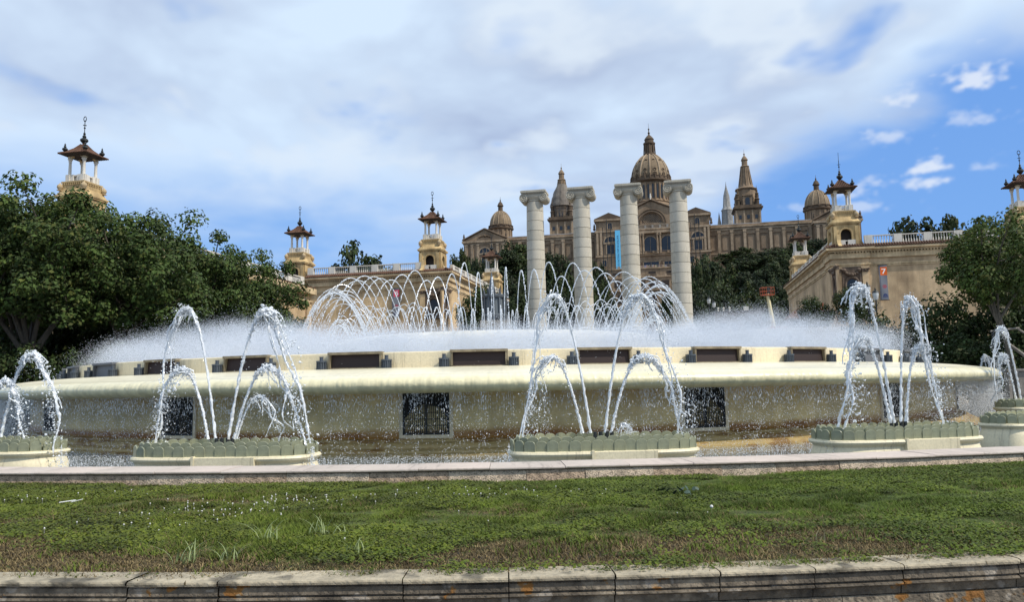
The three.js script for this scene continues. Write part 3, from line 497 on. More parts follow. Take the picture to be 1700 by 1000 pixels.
const farBas = [[11.75, -17.6, 'small scalloped basin cut by the right edge, the nearer and lower of two there'], [15.55, -23.2, 'small scalloped basin cut by the right edge, farther back and higher of two there']];
farBas.forEach(([x, z, label]) => copyOf(gBasin, [x, 0.08 + (z < -20 ? 0.12 : 0), z], 0.4, label, 'small scalloped basins round the fountain'));

// ------------------------------------------------------------------ water in the air
const octa = merge([new THREE.OctahedronGeometry(1, 0)]);
function blob(R, r, d = 1) { const g = new THREE.IcosahedronGeometry(r, d), p = g.attributes.position, s = R() * 100; for (let i = 0; i < p.count; i++) { const x = p.getX(i), y = p.getY(i), z = p.getZ(i), k = 0.35 + 1.3 * vnoise((x / r) * 2.1 + s, (y / r) * 2.1 + (z / r) * 1.7 + s, 501); p.setXYZ(i, x * k, y * k, z * k); } return g; }
// a rope of water through points, with ragged surface; rad(t) gives its radius
function rope(R, pts, rad, seg, sides = 7, rag = 0.5) {
  const curve = new THREE.CatmullRomCurve3(pts), g = new THREE.TubeGeometry(curve, seg, 1, sides, false), p = g.attributes.position, s = R() * 50, c = new THREE.Vector3();
  for (let j = 0; j <= seg; j++) { const t = j / seg; curve.getPointAt(t, c); for (let i = 0; i <= sides; i++) { const k = j * (sides + 1) + i, a = (i % sides) * 2.4, r = rad(t) * (1 - rag * 0.5 + rag * (vnoise(j * 0.75 + s, a + s, 502) + 0.8 * (vnoise(j * 0.27 + s, a * 0.6, 503) - 0.5))); p.setXYZ(k, c.x + (p.getX(k) - c.x) * r, c.y + (p.getY(k) - c.y) * r, c.z + (p.getZ(k) - c.z) * r); } }
  g.computeVertexNormals(); return g;
}
function jetGeo(seed, dx, h, down, r0, dz = 0, chunky = 1) {   // leaves the origin, peaks at height h, lands dx away at height -down
  const R = mulberry(seed), T1 = Math.sqrt(h), T2 = Math.sqrt(h + down), T = T1 + T2, P = (t) => { const s = t * T; return new THREE.Vector3((dx * s) / T, h - (s - T1) ** 2, (dz * s) / T); }, ta = T1 / T, out = [];
  const wob = (t, k, amp) => { const w = amp * sstep(t, 0, 1); return P(t).add(new THREE.Vector3((vnoise(t * 9 + k, 1, 504) - 0.5) * w, (vnoise(t * 9 + k, 2, 504) - 0.5) * w * 0.6, (vnoise(t * 9 + k, 3, 504) - 0.5) * w)); };
  const up = []; for (let i = 0; i <= 16; i++) up.push(wob((i / 16) * ta * 0.97, 3.3, 0.05)); out.push(rope(R, up, (t) => r0 * (0.72 - 0.34 * t), 90, 7, 1.0));
  const up2 = []; for (let i = 0; i <= 12; i++) up2.push(wob(ta * (0.42 + 0.6 * (i / 12)), 13 + seed, 0.13)); out.push(rope(R, up2, (t) => r0 * 0.3, 60, 5, 1.5));
  for (let k = 0; k < 3; k++) {                        // the fall breaks into twisting strands
    const t0 = ta * (0.86 + 0.08 * k), pts = []; let prev = 0;
    for (let i = 0; i <= 18; i++) { const t = lerp(t0, 1, i / 18), sp = sstep(t, ta, 1); pts.push(wob(t, 7.7 * k + seed, 0.10 + (k ? 0.34 : 0.16) * sp)); }
    const cut = k === 0 ? 1 : 0.45 + 0.45 * R();
    out.push(rope(R, pts.slice(0, Math.ceil(19 * cut)), (t) => r0 * chunky * (k ? 0.36 : 0.6) * (1 - 0.5 * t) * (0.55 + 0.9 * vnoise(t * 16 + k * 5, seed, 505)), 100, 6, 1.3));
  }
  for (let k = 0; k < 7; k++) {                        // fine lace flung off round the crest
    const t0 = ta * (0.55 + 0.5 * R()), l = 0.10 + 0.24 * R(), pts = [], ox = (R() - 0.5) * 3 * r0, oz = (R() - 0.5) * 3 * r0, dr = R() * 0.5;
    for (let i = 0; i <= 10; i++) { const f = i / 10, t = Math.min(1, t0 + l * f); pts.push(wob(t, 31 * k + seed, 0.22).add(new THREE.Vector3(ox * (1 + f * 2), -dr * f * f * 0.5, oz * (1 + f * 2)))); }
    out.push(rope(R, pts, (t) => r0 * 0.24 * chunky * (0.4 + 1.2 * vnoise(t * 11 + k * 3, seed, 506)), 44, 5, 1.5));
  }
  const shard = (r) => { const g = new THREE.OctahedronGeometry(r, 0); g.scale(0.5 + R(), 0.6 + 1.3 * R(), 0.5 + R()); g.rotateX(R() * 3).rotateZ(R() * 3); return g; };
  for (let i = 0; i < 330; i++) { const t = lerp(ta * 0.5, 1, Math.pow(R(), 0.75)), v = wob(t, 3.3, 0.3), sp = 0.04 + 0.12 * sstep(t, ta * 0.6, 1), r = r0 * (0.10 + 0.36 * Math.pow(R(), 2.2)) * chunky; out.push(shard(r).translate(v.x + (R() - 0.5) * 2 * sp, v.y + (R() - 0.62) * 2.6 * sp, v.z + (R() - 0.5) * 2 * sp)); }
  for (let i = 0; i < 620; i++) {                      // the body of the stream: torn flakes round its core
    const t = lerp(0.03, 0.94, Math.pow(R(), 0.9)), v = wob(t, 3.3, 0.06), w = r0 * chunky * (0.35 + 1.25 * sstep(t, 0.02, ta * 1.1)) * (1 - 0.25 * sstep(t, ta, 1)), a = R() * 6.28, q = Math.sqrt(R()) * w, r = r0 * (0.14 + 0.30 * R() * R());
    out.push(shard(r).translate(v.x + q * Math.cos(a), v.y + (R() - 0.5) * w, v.z + q * Math.sin(a)));
  }
  for (let i = 0; i < 46; i++) { const t = ta + (R() - 0.5) * 0.34, v = P(t), r = r0 * (0.22 + 0.36 * R()) * chunky; out.push(blob(R, r, 1).scale(1, 1, 1).translate(v.x + (R() - 0.5) * r0 * 3, v.y + (R() - 0.55) * r0 * 3, v.z + (R() - 0.5) * r0 * 2.4)); }
  for (let i = 0; i < 260; i++) { const t = Math.pow(R(), 0.7), v = P(t), fall = R() * 0.8 * (0.2 + t), r = 0.0035 + 0.006 * R() * R(); out.push(shard(r).translate(v.x + (R() - 0.5) * (0.08 + 0.5 * t), v.y - fall * R(), v.z + (R() - 0.5) * 0.4)); }
  return out;
}
const JET = [];                                        // [basin, nozzle x, landing dx, height, drop, radius, label]
const jet = (bi, nx, dx, h, down, r, label, chunky = 1) => JET.push([bi, nx, dx, h, down, r, label, chunky]);
jet(0, -0.15, -1.15, 2.16, 0.2, 0.042, 'taller left water jet of the front left basin, peaking before the trees');
jet(0, 0.07, 1.28, 2.10, 0.3, 0.050, 'taller right water jet of the front left basin, broad and frothy at its top', 1.3);
jet(0, -0.27, -1.02, 1.15, 0.2, 0.046, 'lower left water jet of the front left basin, arching before the window grille', 1.1);
jet(0, 0.17, 1.18, 1.16, 0.25, 0.046, 'lower right water jet of the front left basin, peaking over the rim', 1.1);
jet(0, 0.21, 0.78, 0.68, 0.1, 0.032, 'lowest small water jet of the front left basin, on its right side');
jet(1, -0.20, -1.10, 2.22, 0.25, 0.042, 'taller left water jet of the middle basin, rising across the first stone column', 1.1);
jet(1, 0.03, 1.28, 2.20, 0.3, 0.045, 'taller right water jet of the middle basin, rising towards the arc of fine jets', 1.35);
jet(1, -0.33, -1.0, 1.22, 0.3, 0.044, 'lower left water jet of the middle basin, peaking just over the rim', 1.1);
jet(1, 0.13, 1.2, 1.22, 0.3, 0.046, 'lower right water jet of the middle basin, falling onto the right window grille', 1.2);
jet(1, 0.24, 0.2, 0.13, 0.03, 0.022, 'tiny splash of a jet on the scallops of the middle basin');
jet(2, -0.08, -0.98, 2.42, 0.3, 0.052, 'tallest water jet of the right front basin, leaning left before the pavilion corner', 1.35);
jet(2, 0.06, 0.62, 2.20, 0.1, 0.044, 'upright water jet of the right front basin, peaking beside the tall street lamp', 1.2);
jet(2, -0.15, -0.86, 1.50, 0.25, 0.050, 'lower left water jet of the right front basin, frothy over the grey lamp box', 1.3);
jet(2, 0.16, 0.70, 1.34, 0.1, 0.046, 'lower right water jet of the right front basin, thin where it falls');
jet(3, 0.30, 1.32, 1.55, 0.3, 0.05, 'taller water jet at the left edge, falling towards the front left basin', 1.3);
jet(3, -0.1, 1.0, 1.05, 0.2, 0.05, 'lower water jet at the left edge, breaking up over the rim', 1.3);
for (const [bi, nx, dx, h, down, r, label, ch] of JET) {
  const [a, rr] = BAS[bi], [x, z] = polar(FC, a, rr), turn = a * D2R * 0.6;
  const o = mesh('water_jet', jetGeo(900 + JET.findIndex((q) => q[6] === label) * 7, dx, h, down, r * 0.78, 0.04 * Math.sign(dx), ch), M.jet, null, [x + nx * Math.cos(turn) + 0.1 * Math.sin(turn), 0.87, z - nx * Math.sin(turn) + 0.1 * Math.cos(turn)]);
  o.rotation.y = turn; tag(o, label, 'water jet', 'water jets of the small basins');
}
const SIDEJET = [[15.05, -23.2, -0.85, 2.15, 0.2, 0.04, 'tall thin jet of the far right basin, arching left against the dark hedge'], [14.9, -23.2, -0.6, 1.33, 0.1, 0.04, 'shorter jet of the far right basin inside the taller arch'], [15.6, -23.1, 0.35, 2.9, 0.2, 0.05, 'water jet at the right edge, rising tall from the far basin'], [15.72, -23.0, 0.3, 1.7, 0.2, 0.05, 'frothy lower jet at the right edge beside the tall one'], [26.5, -44.4, 0.95, 1.9, 0.8, 0.06, 'small distant arch of water beyond the right end of the rim']];
SIDEJET.forEach(([x, z, dx, h, down, r, label], i) => { const o = mesh('water_jet', jetGeo(1200 + i * 5, dx, h, down, r, 0.05, 1.1), M.jet, null, [x, i === 4 ? 0.9 : 0.95, z]); tag(o, label, 'water jet', 'water jets of the small basins'); });

{ // the crown of fine arcs round the upper drum: 96 long and 96 short, every arc its own mesh
  const t = thing('water_arcs', 'ring of fine crossing water arcs springing from the top of the fountain', 'water jets', [FC[0], 3.74, FC[1]]);
  const arc = (seed, r0, r1, h, rad, n) => { const R = mulberry(seed), out = [], lean = (R() - 0.5) * 0.25; for (let i = 0; i < n; i++) { const s = i / (n - 1), y = 4 * h * s * (1 - s), j = rad * (0.4 + 1.7 * sstep(s, 0.3, 1)), r = rad * (s < 0.48 ? 0.8 + 0.4 * R() : 0.55 + 0.75 * R()) * (s > 0.4 && s < 0.62 ? 1.25 : 1); const g = (r > rad ? new THREE.IcosahedronGeometry(r, 0) : new THREE.OctahedronGeometry(r, 0)); g.scale(1, s > 0.35 && s < 0.65 ? 1 : 1.9, 1); out.push(g.translate((R() - 0.5) * j + lean * s * 0.3, y + (R() - 0.5) * j, lerp(r0, r1, s) + (R() - 0.5) * j)); } return merge(out); };
  const long = [], short = []; for (let i = 0; i < 5; i++) { long.push(arc(20 + i, 6.2, 9.35, 2.33 + 0.12 * i * (i % 2 ? -0.4 : 1) * 0.6, 0.019, 150)); short.push(arc(40 + i, 6.95, 8.15, 0.86 + 0.05 * i, 0.019, 58)); }
  const R = mulberry(3);
  for (let i = 0; i < 92; i++) for (const [g, d] of [[long[Math.floor(R() * 5)], 0], [short[Math.floor(R() * 5)], 0.5]]) { const m = mesh('water_arc', g, M.jet, t); m.rotation.y = ((i + d + (R() - 0.5) * 0.3) / 92) * 2 * Math.PI; const s = 0.91 + 0.14 * R(); m.scale.set(1, s, 1); }
}
{ // spray fan, curtain and foam: nobody could count it
  const tall = (a) => lerp(0.60, 1, sstep(Math.abs(((a + 180) % 360 + 360) % 360 - 180), 22, 70));   // the spray stands lower on the near side
  const R = mulberry(4242), m = new THREE.Matrix4(), put = (im, k, x, y, z, r, sy = 1, lean = 0) => { m.makeRotationY(R() * 6.28); m.scale(new THREE.Vector3(r, r * sy, r)); m.setPosition(x, y, z); im.setMatrixAt(k, m); };
  // each cloudlet is some hundreds of droplets; thousands of cloudlets make the bank of mist
  const cloudlet = (() => { const q = mulberry(808), p = [], ix = [], T = [[1, 1, 1], [1, -1, -1], [-1, 1, -1], [-1, -1, 1]], g3 = () => (q() + q() + q() + q() - 2) * 0.62; for (let i = 0; i < 520; i++) { const x = g3(), y = g3() * 0.55, z = g3(), r = 0.0026 + 0.0026 * q(), o = p.length / 3; for (const t of T) p.push(x + t[0] * r, y + t[1] * r, z + t[2] * r); ix.push(o, o + 1, o + 2, o, o + 3, o + 1, o, o + 2, o + 3, o + 1, o + 3, o + 2); } const g = new THREE.BufferGeometry(); g.setAttribute('position', new THREE.Float32BufferAttribute(p, 3)); g.setIndex(ix); return merge([g]); })();
  const mistN = 8200, mist = new THREE.InstancedMesh(cloudlet, M.fog, mistN);
  for (let k = 0; k < mistN; k++) {
    const a = R() * 360, gust = 0.80 + 0.42 * fbm(a * 0.09 + 4, 1, 601, 3), s = Math.pow(R(), 0.85), r = 9.0 + 8.2 * s, top = (1.2 + 1.3 * Math.sin(Math.PI * clamp(0.3 + s * 0.72, 0, 1))) * gust * tall(a), y = 2.2 + top * Math.pow(R(), 0.85) * 0.86, [x, z] = polar(FC, a, r), sc = 0.7 + 0.5 * R();
    put(mist, k, x, y, z, sc, 0.9);
  }
  const spN = 60000, spk = new THREE.InstancedMesh(octa, M.drop, spN);   // coarser drops tossed above the bank
  for (let k = 0; k < spN; k++) { const a = R() * 360, gust = 0.78 + 0.5 * fbm(a * 0.09 + 4, 1, 601, 3), s = Math.pow(R(), 0.8), r = 9.2 + 8.4 * s, top = (1.1 + 1.35 * Math.sin(Math.PI * clamp(0.3 + s * 0.72, 0, 1))) * gust * tall(a), [x, z] = polar(FC, a, r); put(spk, k, x, 2.12 + top * (0.55 + 0.85 * R() * R()), z, 0.004 + 0.008 * R() * R()); }
  spk.name = 'spray_drops'; scene.add(spk); kind(spk, 'stuff', 'coarse drops tossed above the bank of spray');
  mist.name = 'spray_mist'; scene.add(mist); kind(mist, 'stuff', 'soft bluish white bank of fine spray over the inner pool of the fountain');
  const cN = 76000, cur = new THREE.InstancedMesh(octa, M.drop, cN); let k = 0;
  for (let guard = 0; k < cN && guard < cN * 6; guard++) {  // drops and threads falling from the rim, in uneven strings
    const a = (R() - 0.5) * 176, den = fbm(a * 1.7 + 300, 2, 611, 4), edge = sstep(Math.abs(a + 2), 28, 64); if (R() > clamp(0.3 + 1.5 * (den - 0.4) + edge * 0.5, 0.12, 1)) continue;
    const q = R(), y = 0.1 + 1.43 * (1 - Math.pow(q, 1.55)), st = Math.round(a * 7 + vnoise(a * 3, 5, 612)) / 7, near = R() < 0.55 ? st + (R() - 0.5) * (0.03 + 0.09 * (1.55 - y)) : a, r = 19.55 + 0.75 * Math.pow(R(), 0.7) + 0.25 * (1.55 - y) * R(), [x, z] = polar(FC, near, r);
    put(cur, k++, x, y, z, 0.0040 + 0.0065 * R() * R(), y > 1.1 ? 2 + 4 * R() : 1 + 1.8 * R());
  }
  cur.count = k; cur.name = 'falling_drops'; scene.add(cur); kind(cur, 'stuff', 'curtain of drops and thin threads of water falling from the rim');
  const side = new THREE.InstancedMesh(octa, M.drop, 15000);   // denser veil past both ends of the rim
  for (let i = 0; i < 15000; i++) { const a = (R() < 0.62 ? 1 : -1) * (50 + 46 * R()), y = 0.1 + 1.4 * R(), [x, z] = polar(FC, a, 19.9 + 0.55 * R() + 0.45 * (1.5 - y) * R()); put(side, i, x, y, z, 0.005 + 0.009 * R() * R(), 1.3); }
  side.name = 'water_veil'; scene.add(side); kind(side, 'stuff', 'bright veil of falling water at both ends of the rim');
  const foam = new THREE.InstancedMesh(octa, M.drop, 42000);
  const landings = [[-9.2, 24.9, -1.45], [-9.2, 24.9, 1.5], [4.9, 24.9, -1.5], [4.9, 24.9, 1.4], [17.4, 24.75, -1.3], [17.4, 24.75, 0.9], [-22.3, 24.3, 1.75]];
  for (let i = 0; i < 42000; i++) {
    if (i < 33000) { const a = (R() - 0.5) * 136, [x, z] = polar(FC, a, 19.9 + 2.6 * Math.pow(R(), 1.4)); put(foam, i, x, 0.085 + 0.10 * R() * R(), z, 0.005 + 0.012 * R() * R(), 0.6); }
    else { const [a, r, u] = landings[i % landings.length], [x, z] = polar(FC, a, r), q = Math.pow(R(), 1.5), g = R() * 6.28, tr = a * D2R * 0.6; put(foam, i, x + u * Math.cos(tr) + Math.cos(g) * q * 0.34, 0.12 + (0.62 - q * 0.5) * Math.pow(R(), 1.5), z - u * Math.sin(tr) + 0.25 + Math.sin(g) * q * 0.3, 0.004 + 0.009 * R() * R()); }
  }
  foam.name = 'foam'; scene.add(foam); kind(foam, 'stuff', 'white foam and splashes on the pool at the foot of the fountain');
}
// ------------------------------------------------------------------ exhibition pavilions either side of the plaza
// local axes of a pavilion: x right along its front, z towards the viewer; the front corner nearest the axis is the origin
function balustrade(x0, x1, y, z, alongZ, h = 1.15) {
  const out = [], L = Math.abs(x1 - x0), n = Math.max(1, Math.round(L / 4.2)), s = Math.sign(x1 - x0), piece = (a, b, ya, yb, t) => (alongZ ? slab(z - t, z + t, ya, yb, Math.min(a, b), Math.max(a, b)) : slab(Math.min(a, b), Math.max(a, b), ya, yb, z - t, z + t));
  out.push(piece(x0, x1, y, y + 0.16, 0.2), piece(x0, x1, y + h - 0.14, y + h, 0.19));
  for (let i = 0; i <= n; i++) { const c = x0 + (s * L * i) / n; out.push(piece(c - 0.55, c + 0.55, y + 0.001, y + h + 0.04, 0.25)); }
  for (let i = 0; i < n; i++) { const a = x0 + (s * L * i) / n, w = L / n - 1.1, k = Math.floor(w / 0.34); for (let j = 0; j < k; j++) { const c = a + s * (0.55 + (w * (j + 0.5)) / k); out.push(lathe([[0.06, 0], [0.10, 0.25], [0.05, 0.5], [0.07, h - 0.28]], 5, alongZ ? z : c, y + 0.15, alongZ ? c : z)); } }
  return out;
}
const finialGeo = (s) => lathe([[0.16, 0], [0.18, 0.08], [0.08, 0.14], [0.10, 0.22], [0.27, 0.42], [0.25, 0.55], [0.10, 0.66], [0.14, 0.74], [0.06, 0.86], [0.09, 0.95], [0.0, 1.12]].map(([r, y]) => [r * s, y * s]), 8);
function belvedere(parent, x, y, z, arm = true) {      // a tower on the roof: arched room, shoulder, open lantern of four columns under a tiled roof
  const t = new THREE.Group(); t.name = 'roof_tower'; t.position.set(x, y, z); parent.add(t);
  const H = 1.83, wall = ext([[-H, 0], [H, 0], [H, 3.5], [-H, 3.5]], 0.35, [archPts(1.5, 0.25, 2.75).reverse()], H - 0.35), ring = ext(archPts(1.95, 0.2, 3.0), 0.08, [archPts(1.55, 0.2, 2.78).reverse()], H);
  const four = (g) => [0, 1, 2, 3].map((k) => g.clone().rotateY((k * Math.PI) / 2));
  const corner = slab(1.25, 1.72, 0.01, 3.2, H + 0.002, H + 0.13), corner2 = slab(-1.72, -1.25, 0.01, 3.2, H + 0.002, H + 0.13);
  const scroll = ext([[H, 0], [H + 1.5, 0], [H + 1.15, 0.22], [H + 0.62, 0.5], [H + 0.3, 1.1], [H + 0.16, 1.9], [H, 2.0]], 0.5, [], 0.9);
  mesh('tower_body', [four(wall), four(ring), four(corner), four(corner2), four(scroll), slab(-H + 0.36, H - 0.36, 0.1, 0.2, -H + 0.36, H - 0.36)], M.towerOchre, t);
  mesh('shade_core', [slab(-0.95, 0.95, 0.2, 3.5, -0.95, 0.95)], M.tileDark, t);  // added dark core, so the room behind the arches looks shaded
  mesh('cornice', [slab(-2.02, 2.02, 3.5, 3.68, -2.02, 2.02), slab(-2.1, 2.1, 3.68, 3.84, -2.1, 2.1)], M.towerOchre, t);
  mesh('shoulder', [new THREE.CylinderGeometry(1.55 * 1.414, 1.98 * 1.414, 0.8, 4).rotateY(Math.PI / 4).translate(0, 4.24, 0), slab(-1.5, 1.5, 4.62, 5.4, -1.5, 1.5), slab(-1.6, 1.6, 5.4, 5.6, -1.6, 1.6), four(Array.from({ length: 11 }, (_, i) => box(0.12, 0.22, 0.1, -1.4 + i * 0.28, 5.27, 1.55)).reduce((a, b) => mergeGeometries([a, b])))], M.towerOchre, t);
  for (const [sx, sz] of [[-1, -1], [1, -1], [-1, 1], [1, 1]]) {
    mesh('corner_urn', [lathe([[0.18, 0], [0.22, 0.1], [0.36, 0.35], [0.30, 0.62], [0.12, 0.78], [0.0, 0.95]], 8), box(0.5, 0.1, 0.5, 0, 0, 0)], M.trim, t, [sx * 1.66, 4.52, sz * 1.66]);
    mesh('column', [lathe([[0.24, 0], [0.24, 0.12], [0.19, 0.2], [0.185, 1.4], [0.16, 2.45], [0.20, 2.5], [0.17, 2.56], [0.24, 2.8], [0.3, 2.86], [0.3, 2.92]], 12)], M.white, t, [sx * 0.98, 5.6, sz * 0.98]);
    mesh('finial', [finialGeo(1.2)], M.iron, t, [sx * 1.42, 9.12, sz * 1.42]);
  }
  mesh('railing', [four(merge(balustrade(-0.8, 0.8, 5.6, 0.98, false, 0.85)))], M.white, t);
  mesh('lower_railing', [four(merge(balustrade(-0.72, 0.72, 0.2, H - 0.15, false, 0.85)))], M.white, t);
  mesh('lantern_beam', [four(ext([[-1.2, 2.85], [-0.8, 2.86], [-0.66, 3.06], [-0.3, 3.22], [0.3, 3.22], [0.66, 3.06], [0.8, 2.86], [1.2, 2.85], [1.2, 3.4], [-1.2, 3.4]], 0.3, [], 0.85).translate(0, 5.65, 0))], M.trim, t);
  const roof = [], ribs = [], E = 1.88, top = 1.75;      // concave tiled pyramid, each side with raised rows of round tiles
  const prof = [[E, 0], [1.3, 0.34], [0.72, 0.82], [0.2, top - 0.25]];
  for (let k = 0; k < 4; k++) {
    const p = [], ix = []; prof.forEach(([r, h]) => p.push(-r, h, r, r, h, r)); for (let i = 0; i < 3; i++) { const o = i * 2; ix.push(o, o + 1, o + 3, o, o + 3, o + 2); }
    const g = new THREE.BufferGeometry(); g.setAttribute('position', new THREE.Float32BufferAttribute(p, 3)); g.setIndex(ix); g.computeVertexNormals(); roof.push(g.rotateY((k * Math.PI) / 2));
    for (let i = -7; i <= 7; i++) { const x0 = i * 0.24; for (let j = 0; j < 3; j++) { const [r0, h0] = prof[j], [r1, h1] = prof[j + 1]; if (Math.abs(x0) > r0 - 0.02) break; const f = Math.abs(x0) > r1 ? (r0 - Math.abs(x0)) / (r0 - r1) : 1; ribs.push(bar([x0, h0 + 0.03, r0 + (j ? 0 : 0.07)], [x0, lerp(h0, h1, f) + 0.03, lerp(r0, r1, f)], 0.085, 5).rotateY((k * Math.PI) / 2)); } }
    for (let j = 0; j < 3; j++) { const [r0, h0] = prof[j], [r1, h1] = prof[j + 1]; ribs.push(bar([r0 + (j ? 0 : 0.08), h0 + 0.05, r0 + (j ? 0 : 0.08)], [r1, h1 + 0.05, r1], 0.11, 6).rotateY((k * Math.PI) / 2)); }
  }
  mesh('roof', [roof.map((g) => g.translate(0, 9.02, 0)), ribs.map((g) => g.translate(0, 9.02, 0))], M.tile, t);
  mesh('eaves', [new THREE.CylinderGeometry(1.9 * 1.414, 1.25 * 1.414, 0.22, 4).rotateY(Math.PI / 4).translate(0, 8.92, 0)], M.tileDark, t);
  const spire = [finialGeo(1.75).translate(0, 10.3, 0), bar([0, 12, 0], [0, 13.7, 0], 0.05, 5), ball(0.12, 0, 12.7, 0), box(0.5, 0.05, 0.05, 0, 13.05, 0), box(0.05, 0.05, 0.5, 0, 13.05, 0)];
  if (arm) spire.push(new THREE.TorusGeometry(0.26, 0.05, 5, 12).scale(0.75, 1.2, 1).translate(0, 13.85, 0)); else spire.push(bar([0, 13.6, 0], [0, 14.9, 0], 0.03, 4));
  mesh('spire', spire, M.iron, t);
  return t;
}
function pavilion(label, O, s, len, deep, stucco) {    // s: +1 the front runs to the right of the corner, -1 to its left
  const base = 4, top = 19.2, P = thing('exhibition_pavilion', label, 'pavilion', [O[0], 0, O[2]], -PHI, 'exhibition pavilions of the plaza');
  const X = (a, b) => [Math.min(s * a, s * b), Math.max(s * a, s * b)], sl = (a, b, y0, y1, z0, z1) => { const [p, q] = X(a, b); return slab(p, q, y0, y1, z0, z1); };
  mesh('wall', [sl(0, len, base, top, -deep, 0)], stucco, P);
  mesh('corner_bay', [sl(-0.35, 4.7, base, top - 0.02, -4.7, 0.35)], stucco, P);
  mesh('entablature', [sl(-0.1, len, 17.95, 18.2, -deep, 0.1), sl(-0.22, len, 18.2, 18.42, -deep, 0.22), sl(-0.45, 4.8, 17.95, 18.2, -4.8, 0.45), sl(-0.6, 4.9, 18.2, 18.44, -4.9, 0.6)], M.trim, P);
  const dent = []; for (let x = 0.1; x < len; x += 0.42) dent.push(box(0.2, 0.2, 0.3, s * x, 20.02, x < 4.7 ? 0.62 : 0.3)); for (let z = 0.3; z < deep; z += 0.42) dent.push(box(0.3, 0.2, 0.2, s * (z < 4.7 ? -0.62 : -0.3), 20.02, -z));
  mesh('cornice', [sl(-0.28, len, top, 19.95, -deep, 0.28), sl(-0.62, 4.85, top, 19.96, -4.85, 0.62), sl(-0.5, len, 20.13, 20.4, -deep, 0.5), sl(-0.9, len, 20.4, 20.72, -deep, 0.9), sl(-0.82, 5.1, 20.13, 20.42, -5.1, 0.82), sl(-1.22, 5.4, 20.42, 20.74, -5.4, 1.22), dent], M.trim, P);
  const tiles = []; for (let x = -0.9; x < len; x += 0.36) tiles.push(bar([s * x, 20.78, x < 5.3 ? 1.24 : 0.95], [s * x, 21.3, -0.1], 0.15, 5)); for (let z = -0.8; z < deep; z += 0.36) tiles.push(bar([s * (z < 5.3 ? -1.24 : -0.95), 20.78, -z], [s * 0.1, 21.3, -z], 0.15, 5));
  mesh('tile_eaves', [tiles, sl(-0.85, len, 20.722, 20.8, -deep, 0.85), sl(0.0, len, 20.7, 21.3, -deep, -0.05)], M.tile, P);
  mesh('balustrade', [balustrade(s * 5, s * (len - 0.5), 21.3, -0.45, false, 1.3), balustrade(-5, -deep + 5, 21.3, s * 0.45, true, 1.3)], M.white, P);
  // corner bay: pilasters with capitals, carved panel and round window on both faces
  for (const face of [0, 1]) {
    const put = (n, gs, m) => { const o = mesh(n, gs, m, P); if (face) { o.rotation.y = (-s * Math.PI) / 2; } return o; }, q = face ? 1 : s, zf = 0.35, f0 = (a, b, y0, y1, z0, z1) => slab(Math.min(q * a, q * b), Math.max(q * a, q * b), y0, y1, z0, z1);
    const c = face ? -1 : 1;                             // on the side face the bay runs away from the corner
    const xs = face ? [s * 0.35, s * 4.35] : [0.35 * s, 4.05 * s], pil = (x) => [box(0.85, 13.1, 0.3, x, base + 6.55, zf + 0.15), box(0.72, 0.12, 0.36, x, 17.0, zf + 0.15), box(1.12, 0.3, 0.5, x, 17.75, zf + 0.2)];
    const mid = (xs[0] + xs[1]) / 2;
    put('pilaster', [pil(xs[0])], stucco); put('pilaster', [pil(xs[1])], stucco);
    put('capital', xs.flatMap((x) => [box(0.9, 0.5, 0.42, x, 17.35, zf + 0.19), ball(0.17, x - 0.45, 17.55, zf + 0.42), ball(0.17, x + 0.45, 17.55, zf + 0.42), ball(0.16, x, 17.35, zf + 0.42)]), M.carved);
    const gar = [box(2.7, 5.0, 0.1, mid, 15.4, zf + 0.05)]; for (let i = 0; i < 7; i++) { const a = (i / 6) * Math.PI; gar.push(ball(0.2 + 0.09 * Math.sin(a), mid - 1.1 + (2.2 * i) / 6, 17.3 - 0.55 * Math.sin(a), zf + 0.2)); } for (const d of [-1, 1]) gar.push(ball(0.34, mid + d * 1.05, 17.45, zf + 0.2), box(0.28, 3.2, 0.25, mid + d * 1.2, 15.2, zf + 0.15), ball(0.3, mid + d * 1.15, 13.5, zf + 0.2)); gar.push(new THREE.TorusGeometry(0.95, 0.2, 6, 24).scale(1, 1.25, 1).translate(mid, 15.2, zf + 0.16), ball(0.3, mid, 16.75, zf + 0.3), box(2.4, 0.25, 0.4, mid, 12.95, zf + 0.2));
    put('carved_panel', gar, M.carved);
    put('oval_window', [new THREE.CircleGeometry(0.86, 24).scale(1, 1.25, 1).translate(mid, 15.2, zf + 0.115)], M.glassDark);
  }
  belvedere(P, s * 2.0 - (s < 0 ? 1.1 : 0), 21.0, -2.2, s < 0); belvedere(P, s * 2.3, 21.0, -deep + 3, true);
  // lower wing at the outer end, carrying a tower of its own
  mesh('wing_wall', [sl(len + 0.02, len + 5.2, base - 5, 16.1, -9, 0.6)], stucco, P);
  mesh('wing_cornice', [sl(len - 0.05, len + 5.6, 15.0, 15.3, -9, 0.9), sl(len - 0.05, len + 6.1, 16.1, 16.6, -9, 1.3), sl(len - 0.05, len + 6.4, 16.6, 17.0, -9, 1.6)], M.trim, P);
  mesh('wing_eaves', [sl(len, len + 6.0, 17.0, 17.25, -9, 1.2), ext([[0, 0], [1.6, 0], [1.1, 0.3], [0.5, 1.2], [0, 3.2]].map(([a, b]) => [s * (len + 0.5 - a), 17.3 + b]), 0.6, [], -0.6)], M.towerOchre, P);
  mesh('pilaster', [box(0.9, 12, 0.3, s * (len + 4.5), 9, 0.75), box(1.2, 0.4, 0.45, s * (len + 4.5), 14.8, 0.8)], stucco, P); mesh('pilaster', [box(0.9, 12, 0.3, s * (len + 1.2), 9, 0.75), box(1.2, 0.4, 0.45, s * (len + 1.2), 14.8, 0.8)], stucco, P);
  const tx = s < 0 ? -(len + 2.5) : len + 0.9;
